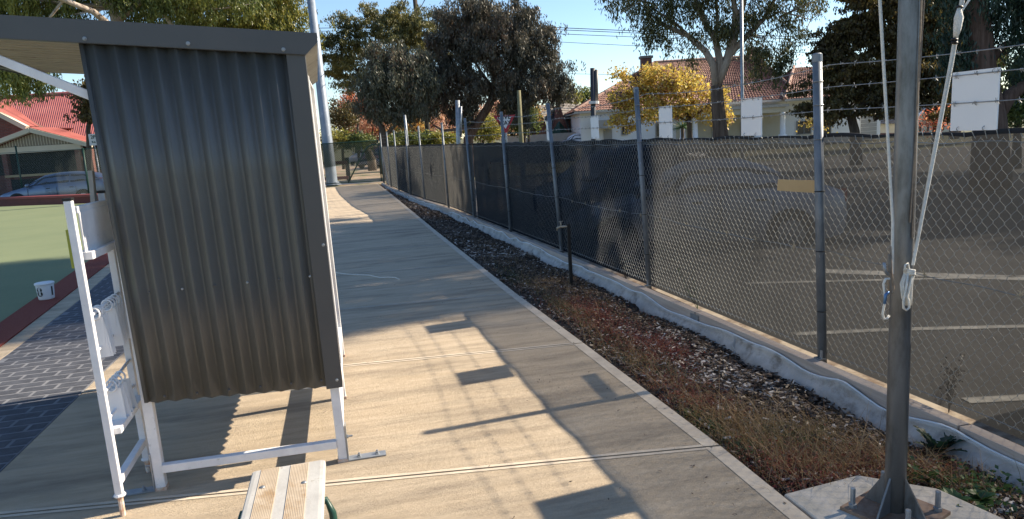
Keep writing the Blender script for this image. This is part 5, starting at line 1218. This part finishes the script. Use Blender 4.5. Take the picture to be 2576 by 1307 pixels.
corrugated(lh, [(xr_+.2, y-.35, z0_-.0), (xr_+.2, y+.9, z0_-.0), (gt[0], y+2.2, zt_+.14), (gt[0], y-.35, zt_+.14)], 'redroof', 40)
corrugated(lh, [(xl_-.2, y+4, z0_-.0), (xl_-.2, y-.35, z0_-.0), (gt[0], y-.35, zt_+.14), (gt[0], y+4, zt_+.14)], 'redroof', 40)
# second nearer gable at far left
g0, g1, gt = hl(-140, 345, D4-.6), hl(62, 324, D4-.6), hl(-40, 268, D4-.6); y2 = g0[1]
m = MB(); m.prism([(g0[0], y2, 2.9), (g1[0], y2, 2.9), (g1[0], y2, g1[2]), (gt[0], y2, gt[2]), (g0[0], y2, g0[2])], (0, 2, 0)); m.f = [f[::-1] for f in m.f]; m.build('gable', 'brickdark', lh, local=True)
m = MB(); m.bar((gt[0], y2-.25, gt[2]+.1), (g1[0]+.3, y2-.25, g1[2]), .3, .24); m.build('barge_board', 'cream', lh, local=True)
corrugated(lh, [(g1[0]+.3, y2-.3, g1[2]+.1), (g1[0]+.3, y2+.8, g1[2]+.1), (gt[0], y2+2, gt[2]+.25), (gt[0], y2-.3, gt[2]+.25)], 'redroof', 40)
m = MB(); m.box((e0[0]+.5, e0[1]+1.6, 0), (e1[0]-.5, e0[1]+8, 3.0)); m.build('wall', 'brickdark', lh, local=True)
wall_windows(lh, lb, [(105, 385, 130, 430), (60, 385, 85, 430), (0, 380, 30, 430)], D4+1.45, 'cream')
m = MB(); q0, q1 = hl(15, 435, D4-2), hl(200, 432, D4-2); m.box((q0[0], y-.1, 0), (q1[0]+2, y+.1, hl(100, 448, D4-2)[2]-.02)); m.build('verandah_wall', 'shadow', lh, local=True)  # wall below the rail, its colour darkened to paint in the verandah's shade
m = MB(); m.box((q0[0], y-.14, hl(100, 437, D4-2)[2]-.12), (q1[0], y+.14, hl(100, 437, D4-2)[2])); m.build('verandah_rail', mat('ochre paint', (.30, .25, .13), (.36, .3, .17), 3, .7), lh, local=True)
m = MB(); m.box((q0[0]-3, y+.3, hl(100, 437, D4-2)[2]), (q1[0]+1.5, y+.34, z0_-.2)); m.build('verandah_shadow', 'shadow', lh, local=True)  # dark sheet standing in for the deep shade behind the verandah rail
for px in (15, 200, 230): q = hl(px, 400, D4-2); m = MB(); m.box((q[0]-.13, y-.13, 0), (q[0]+.13, y+.13, z0_-.28)); m.build('verandah_post', 'brickdark', lh, local=True)

# ================================================================ FAR END FENCE AND GATE
gf = empty('green_fence', (-.8, 31.7, 0), label='dark green pipe fence with chain mesh closing the far end of the path and green', cat='fence')
gl = [(1.70, 30.35), (-.80, 31.4), (-4, 32.8), (-7.4, 33.6), (-10.7, 34.6), (-14.0, 36.6), (-17.5, 39.)]
tops = [1.85, 1.85, 2.0, 2.2, 2.2, 2.25, 2.3]
for i, (x, y) in enumerate(gl):
    m = MB(); m.tube([(x, y, -.2), (x+(.0 if i < 2 else .04), y, tops[i]+(.25 if i in (5,) else 0))], .03 if i < 3 else .038, 8)
    m.build('post', 'greenpaint', gf, smooth=True)
def seg(a, b, za, zb, wd=.10, name='chain_wire', z0=.03, mm='greenwire'):
    L_ = math.dist(a, b); u = ((b[0]-a[0])/L_, (b[1]-a[1])/L_)
    sum_n[0] = 0
    o = chain(0, L_, wd, wd, .004, name, mm, gf, pf=lambda s: (a[0]+u[0]*s, a[1]+u[1]*s), z0=z0, z1=min(za, zb)-.05, sides=3)
MT['greenwire'] = mat('green coated wire', (.13, .16, .15), (.2, .23, .22), 8, .5)
for i in range(1, len(gl)-1):
    seg(gl[i], gl[i+1], tops[i], tops[i+1])
    m = MB(); m.tube([(gl[i][0], gl[i][1], tops[i]-.04), (gl[i+1][0], gl[i+1][1], tops[i+1]-.04)], .012, 6); m.build('top_rail', 'greenpaint', gf)
# dark screen on the fence left of the gate
MT['screen'] = clothmat('green screen cloth', (.014, .025, .018), .62, .2)
m = MB(); a, b = gl[1], gl[2]; m.add([(a[0], a[1]+.03, .75), (b[0], b[1]+.03, .75), (b[0], b[1]+.03, 1.8), (a[0], a[1]+.03, 1.75)], [(0, 1, 2, 3)]); m.build('screen_cloth', 'screen', gf)
gt_ = empty('gate', (-.8, 31.4, 0), label='dark green pipe gate with diagonal brace at the far end of the path', cat='gate')
ga, gb2 = np.array([1.62, 30.36]), np.array([-.72, 31.36])
m = MB(); P3 = lambda t, z: (lerp(ga[0], gb2[0], t), lerp(ga[1], gb2[1], t), z)
m.tube([P3(0, .08), P3(0, 1.78)], .022, 8); m.tube([P3(1, .08), P3(1, 1.78)], .022, 8); m.tube([P3(0, 1.76), P3(1, 1.76)], .018, 8); m.tube([P3(0, .09), P3(1, .09)], .018, 8); m.build('frame', 'greenpaint', gt_, smooth=True)
m = MB(); m.tube([P3(.0, 1.58), P3(.10, 1.6), P3(.18, 1.52), P3(.26, 1.32), P3(.58, .08)], .028, 8); m.build('brace', 'greenpaint', gt_, smooth=True)
Lg = math.dist(ga, gb2); sum_n[0] = 0
chain(0, Lg, .10, .10, .004, 'chain_wire', 'greenwire', gt_, pf=lambda s: P3(s/Lg, 0)[:2], z0=.1, z1=1.75)
sum_n[0] = 0
m = MB(); m.add([P3(.0, 1.0), P3(1., .75), P3(1, 1.74), P3(0, 1.74)], [(0, 1, 2, 3)]); m.build('screen_cloth', 'screen', gt_)
# red sleepers and timber posts in the park beyond
rail_ = empty('sleeper_rail', (-1.6, 36, 0), label='rust red sleeper rails with dark stumps beyond the gate', cat='rail fence')
for z in (.05, .78):
    m = MB(); m.bar((-3.2, 36.6, z+.05), (.35, 35.6, z+.05), .1, .16); m.build('rail', mat('red sleeper', (.24, .06, .045), (.32, .1, .07), 5, .8), rail_)
for x, y in ((.35, 35.7), (-1.3, 36.2), (-3, 36.6)): m = MB(); m.box((x-.1, y-.1+.15, -.1), (x+.1, y+.1+.15, 1.05)); m.build('stump', 'wood', rail_)
# blobs of leaf litter beyond
m = MB()

# ================================================================ POLES
def pole(name, label, d, p0, p1, r0, r1, mm, cat='pole', n=12, gz=-.1, group=None):
    a = at(*p0, d); b = at(*p1, d); a0 = a.copy(); a0[2] = gz
    e = empty(name, (a[0], a[1], gz), label=label, cat=cat, group=group)
    m = MB(); m.tube([a0, a, b], [r0, r0, r1], n); m.build('shaft', mm, e, smooth=True); return e, a, b
e, a, b = pole('light_pole', 'tall mottled galvanised floodlight pole standing by the far gate', 31, (836, 466), (772, -90), .24, .15, 'litpole', 'light pole', 12, -.05)
m = MB(); p = at(838, 466, 31); m.lathe((p[0], p[1], .0), [(.34, 0), (.34, .03), (.27, .04), (.27, .12)], 12); m.build('base_flange', 'litpole', e)
for y_ in (28, 85): q = at(788, y_, 31); m = MB(); m.tube([q, q+np.array([.14, 0, -.02]), q+np.array([.17, 0, .06])], .018, 5); m.build('step_peg', 'litpole', e)
pole('power_pole', 'dark timber power pole rising behind the feathery tree', 45, (1078, 350), (1038, -60), .16, .13, 'wood', 'power pole')
pole('timber_pole', 'slim mossy timber pole right of the give way sign', 30, (1311, 350), (1305, 228), .10, .08, mat('mossy timber', (.16, .15, .08), (.24, .22, .13), 6, .9), 'pole')
e, a, b = pole('steel_column', 'short double galvanised steel pipe rising above the far fence', 24, (1153, 360), (1151, 253), .075, .075, 'zinc', 'pole')
m = MB(); p, q = at(1158, 345, 24), at(1159, 268, 24); m.tube([p, q], .05, 8); m.build('side_pipe', 'zinc', e, smooth=True)
pole('steel_column', 'farther thin galvanised pipe just left of the fence posts by the smaller eucalypt', 30, (1024, 350), (1018, 290), .055, .05, 'zinc', 'pole')
e, a, b = pole('twin_column', 'dark twin steel column with white band in front of the brick house', 34, (1493, 350), (1491, 172), .12, .12, mat('dark steel', (.04, .045, .055), rough=.5), 'column')
m = MB(); m.tube([at(1500, 262, 34), at(1500, 176, 34)], .09, 10); m.build('shorter_pipe', mat('olive steel', (.12, .12, .11), rough=.5), e, smooth=True)
m = MB(); m.tube([at(1494, 262, 33.9), at(1494, 255, 33.9)], .24, 10); m.build('band', 'signwhite', e)
pole('thin_pole', 'thin bright steel pole crossing the pale gum tree', 24, (1868, 340), (1864, -80), .055, .05, 'zinc', 'pole')
# give way sign
e, a, b = pole('give_way_sign', 'red and white triangular GIVE WAY sign half hidden by a fence post', 26, (1274, 355), (1270, 290), .035, .035, 'zinc', 'road sign')
c = at(1269, 305, 25.9); s = 25.9/F_
def tri(k, off, mm, name, dy):
    P = [c+HR*(-38*k*s)+np.array([0, 0, (22*k-2)*s])+off, c+HR*(38*k*s)+np.array([0, 0, (22*k-2)*s])+off, c+np.array([0, 0, (-44*k+0)*s])+HR*(2*s)+off]
    m = MB(); m.prism(P[::-1], tuple(HD*.01)); m.f = [f[::-1] for f in m.f]; return m.build(name, mm, e)
tri(.72, HR*0, 'signred', 'plate', 0); tri(.47, -HD*.006+np.array([0, 0, .02]), 'signwhite', 'face', 0)
Rm = Matrix(((HR[0], 0, -HD[0]), (HR[1], 0, -HD[1]), (0, 1, 0))).to_4x4()
for s_, dz, sz in (('GIVE', .13, .22), ('WAY', -.07, .19)):
    loc = Vector(tuple(c-HD*.012+np.array([0, 0, dz])))-wloc(e); text_mesh('lettering', s_, sz, Matrix.Translation(loc) @ Rm, 'signblack', e, .002, .004)
# parking sign left, small sign poles
e, a, b = pole('parking_sign', 'small white 2P parking sign on a thin post beside the shelter', 36, (262, 500), (236, 358), .03, .03, 'zinc', 'road sign')
c = at(235, 352, 35.9); m = MB(); P = [c+HR*dx*.22+np.array([0, 0, dz]) for dx, dz in ((-1, -.28), (1, -.28), (1, .28), (-1, .28))]; m.prism(P, tuple(HD*.01)); m.build('plate', 'signwhite', e)
loc = Vector(tuple(c-HD*.012+np.array([0, 0, .12])))-wloc(e); text_mesh('lettering', '2P', .24, Matrix.Translation(loc) @ Rm, 'greenpaint', e, .002, .003)
loc = Vector(tuple(c-HD*.012+np.array([0, 0, -.12])))-wloc(e); text_mesh('lettering', '8-6', .14, Matrix.Translation(loc) @ Rm, 'greenpaint', e, .002, .003)
# power lines
def wire_(x0, y0, x1, y1, d0, d1, sag, r, label):
    a = at(x0, y0, d0); b = at(x1, y1, d1); m = MB(); pts = [a+(b-a)*t-np.array([0, 0, sag*4*t*(1-t)]) for t in np.linspace(0, 1, 14)]
    m.tube(pts, r, 4); tag(m.build('overhead_wire', 'signblack', origin=a), label, 'overhead wire', 'overhead wires between the street poles')
wire_(1000, 50, 2800, 110, 60, 60, .3, .028, 'topmost overhead wire of the trio crossing the sky right of the domed eucalypt')
wire_(1000, 55, 2800, 116, 60, 60, .3, .025, 'second overhead wire of the trio crossing the sky right of the domed eucalypt')
wire_(1000, 66, 2800, 124, 60, 60, .3, .022, 'third overhead wire of the trio crossing the sky right of the domed eucalypt')
wire_(1000, 82, 2800, 150, 60, 60, .4, .018, 'overhead wire lying fourth from the top right of the domed eucalypt')
wire_(1000, 176, 2800, 190, 60, 60, .3, .015, 'lowest overhead wire, at the height of the dark twin column top')
wire_(-60, 48, 1040, 66, 42, 45, .3, .018, 'upper overhead wire just above the shelter roof'); wire_(-60, 55, 1040, 74, 42, 45, .3, .015, 'lower overhead wire just above the shelter roof')
wire_(1058, 20, 1085, -30, 45, 20, 0, .02, 'short steep service wire right of the timber power pole'); wire_(1000, 45, 1030, -20, 45, 20, 0, .02, 'short steep service wire left of the timber power pole')

# ================================================================ CARS
def car(name, label, loc, rz, paint, L_=4.3, W_=1.76, H_=1.47, kind='hatch', cat='car', flip=False):
    """nose towards local -x; origin on the ground at the middle"""
    e = empty(name, loc, rz, label=label, cat=cat)
    # stations along x: (x, sill z, belt z, half width, roof z or None, roof half width)
    if kind == 'hatch': S_ = [(-.5, .32, .50, .60, None), (-.485, .24, .62, .78, None), (-.44, .2, .70, .86, None), (-.36, .18, .80, .88, None), (-.255, .18, .90, .88, .93), (-.16, .18, .93, .88, 1.22), (-.07, .18, .95, .88, 1.40), (.04, .18, .97, .88, 1.465), (.18, .18, .99, .88, 1.47), (.31, .18, 1.02, .88, 1.42), (.40, .2, 1.04, .87, 1.30), (.46, .24, 1.03, .84, 1.10), (.49, .3, .95, .78, None), (.5, .36, .80, .70, None)]
    elif kind == 'sedan': S_ = [(-.5, .32, .48, .60, None), (-.485, .24, .60, .78, None), (-.44, .2, .68, .86, None), (-.33, .18, .78, .88, None), (-.23, .18, .88, .88, .90), (-.13, .18, .91, .88, 1.20), (-.04, .18, .93, .88, 1.38), (.05, .18, .94, .88, 1.42), (.16, .18, .95, .88, 1.40), (.26, .18, .96, .88, 1.25), (.35, .18, .98, .88, 1.0), (.44, .2, .96, .86, None), (.485, .26, .88, .80, None), (.5, .36, .72, .70, None)]
    else: S_ = [(-.5, .36, .62, .62, None), (-.485, .28, .80, .80, None), (-.43, .25, .92, .88, None), (-.33, .25, 1.0, .90, None), (-.24, .25, 1.08, .90, 1.12), (-.15, .25, 1.1, .90, 1.48), (-.07, .25, 1.12, .90, 1.66), (.05, .25, 1.12, .90, 1.72), (.2, .25, 1.13, .90, 1.72), (.36, .25, 1.14, .90, 1.66), (.43, .26, 1.14, .90, 1.45), (.475, .3, 1.1, .88, 1.15), (.49, .34, .95, .84, None), (.5, .4, .8, .76, None)]
    hk = H_/{'hatch': 1.47, 'sedan': 1.42}.get(kind, 1.72); wk = W_/1.76
    ring = []
    for (x, zs, zb, hw, zr) in S_:
        hw *= wk; x *= L_; zb *= hk; zr = (zr or zb/hk+.001)*hk; g = (zr-zb)
        top = max(0, g); rw_ = hw*(.80 if top > .1 else .90)
        ring.append([(x, -hw*.93, zs), (x, -hw, lerp(zs, zb, .45)), (x, -hw*.985, lerp(zs, zb, .8)), (x, -hw*.93, zb), (x, -lerp(hw*.93, rw_*.86, .5), zb+top*.5), (x, -rw_*.84, zb+top*.86), (x, -rw_*.62, zb+top*.99+.004), (x, 0, zb+top*1.0+.02),
                     (x, rw_*.62, zb+top*.99+.004), (x, rw_*.84, zb+top*.86), (x, lerp(hw*.93, rw_*.86, .5), zb+top*.5), (x, hw*.93, zb), (x, hw*.985, lerp(zs, zb, .8)), (x, hw, lerp(zs, zb, .45)), (x, hw*.93, zs)])
    m = MB(); nr = len(ring); V = [p for r in ring for p in r]; m.grid(V, nr, 15); m.add(ring[0], [tuple(range(15))]); m.add(ring[-1], [tuple(range(15))[::-1]])
    bo = m.build('body', paint, e, local=True, smooth=True)
    # side glass: panes over the stations with a roof
    idx = [i for i, s in enumerate(S_) if s[4]]
    for sgn in (0, 1):
        a, b = (3, 5) if sgn == 0 else (11, 9)
        groups = [idx[:len(idx)//2+1], idx[len(idx)//2:]]
        for gi, gseg in enumerate(groups):
            P0 = []; P1 = []
            for n_, i in enumerate(gseg):
                lo_, hi_ = np.array(ring[i][a]), np.array(ring[i][b]); lo2 = lo_+(hi_-lo_)*.10; hi2 = lo_+(hi_-lo_)*.90
                of = np.array([.03 if n_ == 0 else (-.03 if n_ == len(gseg)-1 else 0), -.012 if sgn == 0 else .012, .004])
                P0.append(lo2+of); P1.append(hi2+of)
            m = MB(); V = [q for pr in zip(P0, P1) for q in pr]; m.grid(V, len(P0), 2); m.build('window', 'glass', e, local=True)
    # windscreen and rear glass
    for (i, j) in ((idx[0], idx[2]), (idx[-1], idx[-3])):
        A = np.array(ring[i][6])*.0+np.array([ring[i][6][0], -.62*W_/1.76*1.05, ring[i][3][2]+.05]); Bq = np.array(ring[j][6]); o_ = np.array([-.02 if i < j else .02, 0, .03])
        m = MB(); P = [np.array([A[0], A[1], A[2]])+o_, np.array([A[0], -A[1], A[2]])+o_, np.array([Bq[0], -Bq[1], Bq[2]-.06])+o_, np.array([Bq[0], Bq[1], Bq[2]-.06])+o_]; m.add(P, [(0, 1, 2, 3)]); m.build('windscreen' if i < j else 'rear_window', 'glass', e, local=True)
    for sx in (-.315, .30):
        for sy in (-1, 1):
            x, y = sx*L_, sy*(W_/2-.06)
            w_ = empty('wheel', (x, y, .31), parent=e)
            m = MB(); m.lathe((0, 0, 0), [(.30, -.09), (.32, -.07), (.32, .07), (.30, .09)], 20, 'y'); m.build('tyre', 'rubber', w_, local=True)
            m = MB(); m.lathe((0, sy*.075, 0), [(.21, -.02*sy), (.21, .02*sy), (.10, .025*sy), (.05, .03*sy)], 14, 'y'); m.build('rim', 'alloy', w_, local=True)
            m = MB(); m.lathe((x, sy*(W_/2-.0), .33), [(.37, -.02), (.37, .006)], 20, 'y'); m.build('wheel_arch', 'black', e, local=True)
    for sy in (-1, 1):
        m = MB(); m.hexa([(-.47*L_, sy*.55-.13, .56*hk), (-.47*L_+.05, sy*.55+.13, .56*hk), (-.44*L_, sy*.55+.15, .60*hk), (-.455*L_, sy*.55-.12, .60*hk), (-.47*L_, sy*.55-.13, .66*hk), (-.47*L_+.05, sy*.55+.13, .66*hk), (-.42*L_, sy*.6+.13, .70*hk), (-.43*L_, sy*.55-.12, .70*hk)]); m.build('headlight', 'lamp', e, local=True)
        m = MB(); m.box((.465*L_, sy*.62-.12, .72*hk), (.497*L_, sy*.62+.12, .92*hk)); m.build('tail_light', 'lampred', e, local=True)
        m = MB(); m.lathe((-.20*L_, sy*(W_/2+.05), .99*hk), [(.05, -.08), (.09, -.03), (.09, .05), (.05, .08)], 10, 'y'); m.build('mirror', paint, e, local=True, smooth=True)
        for hx in (-.02, .2): m = MB(); m.bar((hx*L_-.08, sy*W_/2*.985, .82*hk), (hx*L_+.08, sy*W_/2*.985, .82*hk), .03, .03); m.build('door_handle', 'black', e, local=True)
        m = MB()
        for hx in (-.21, .06, .24): m.box((hx*L_-.004, sy*W_/2*1.0-.012, .3), (hx*L_+.004, sy*W_/2*1.0+.004, .86*hk))
        m.build('door_gap', 'black', e, local=True)
    return e
p = at(150, 470, 33); car('parked_car', 'silver blue hatchback parked in the street beyond the bowling green', (p[0], p[1], -.27), -YAW+.12, 'carsilver', 4.5)
p = at(1750, 500, 12.0); car('parked_car', 'pale silver sedan parked behind the shade cloth near the tan plate', (p[0], p[1], -.42), -YAW-.12, 'carpale', 4.4, kind='sedan')
p = at(1560, 450, 14.5); car('parked_car', 'dark blue wagon behind the shade cloth left of the silver sedan', (p[0], p[1], -.42), -YAW+.5, 'carblue', 4.5, 1.85, 1.72, 'suv')
car('parked_car', 'charcoal car whose rounded corner shows behind the mesh at the right edge', (6.10, 2.35, -.2), 0.05, 'cardark', 4.4, 1.9, 1.6, 'suv')
for (px, d, pt, lb_, k_) in ((955, 52, 'carblue', 'dark car parked beyond the gate, nearest the far fence corner', 'hatch'), (925, 62, 'carwhite', 'pale car parked far beyond the gate', 'sedan'), (1455, 57, 'carwhite', 'white car roof showing above the fence left of the white house', 'suv')):
    p = at(px, 380, d); car('parked_car', lb_, (p[0], p[1], -.06 if px < 1000 else .0), -YAW+(1.3 if px < 1000 else 0), pt, 4.3, kind=k_)
# trunks of street trees beyond the gate
pole('bare_trunk', 'bare leaning grey trunk beyond the gate', 46, (935, 405), (905, 330), .28, .16, 'bark', 'tree trunk')

def world_tree(label, x, y, ells, n, mm, seed, lf=(.22, .07), k=160, sig=.45, droop=.6):
    e = empty('she_oak', (x, y, -.4), label=label, cat='tree'); cr, C = crown(ells, n, mm, 'crown', e, lf, k, sig, droop, seed)
    m = MB(); m.tube([(x, y, -.5), (x+.1, y, 4), (x, y+.2, 9), (x+.1, y, 14)], [.45, .36, .26, .1], 10); m.build('trunk', 'redbark', e, smooth=True)
    m = MB(); r = np.random.default_rng(seed)
    for i in r.permutation(len(C))[:50]:
        c = C[i]; s_ = np.array([x, y, max(5, c[2]-3)]); m.tube([s_, (s_+c)/2+np.array([0, 0, .3]), c], [.09, .05, .012], 5)
    m.build('branches', 'redbark', e, smooth=True)
world_tree('tall dark tree at the car park edge right of the picture, shading the path', 17.5, 10.5, [((17, 10.3, 12.3), (2.8, 1.9, 1.4)), ((16.5, 9.2, 12.0), (2.2, .8, 1.2)), ((17.5, 13.8, 12.6), (3.0, 2.2, 1.6)), ((17, 16.4, 11.8), (2.6, 1.8, 1.5)), ((17.5, 12.4, 17.8), (3.2, 2.8, 2.0)), ((17.5, 10.6, 17.2), (2.6, 1.6, 1.5)), ((18.5, 9.6, 18.6), (2.6, .9, 1.6)), ((19, 14.6, 20), (3, 1.6, 1.8))], 70000, OAK, 71, k=330)
world_tree('unseen high tree crown farther right, added to deepen the shade on the green', 20.5, 13.2, [((20, 12.6, 18.6), (3.0, 2.2, 1.8)), ((20, 15.0, 19.4), (2.6, 1.6, 1.6)), ((19, 11.6, 17.6), (2.0, 1.6, 1.2))], 40000, OAK, 72, k=240, sig=.4)  # out of view, added only to darken the shade on the green
world_tree('broad dark tree at the far right side of the car park, outside the picture', 27.5, 13.0, [((26, 10.6, 9.0), (3.5, 2.4, 3.0)), ((27, 15, 9.5), (4, 3, 3.0)), ((24, 12.5, 7.5), (3, 3.2, 2.2)), ((29, 19, 9), (4, 3, 3))], 40000, OAK, 73, k=240, sig=.5)
# yucca in front of the white house
cpt = at(1717, 320, 50)
e = empty('yucca', (cpt[0], cpt[1], -.4), label='spiky green yucca left of the porch columns of the white house', cat='plant')
m = MB(); r = random.Random(4)
m.tube([(cpt[0], cpt[1], -.4), tuple(cpt)], .12, 6); m.build('stem', 'bark', e)
m = MB()
for k in range(60):
    a = r.uniform(0, 6.28); el = r.uniform(-.5, 1.5); d = Vector((math.cos(a)*math.cos(el), math.sin(a)*math.cos(el), math.sin(el))); c0 = Vector(tuple(cpt)); s = d.orthogonal().normalized()*.035
    m.add([c0-s, c0+s, c0+d*.75+s*.3, c0+d*.8, c0+d*.75-s*.3], [(0, 1, 2, 3, 4)])
m.build('leaves', midgrn, e)
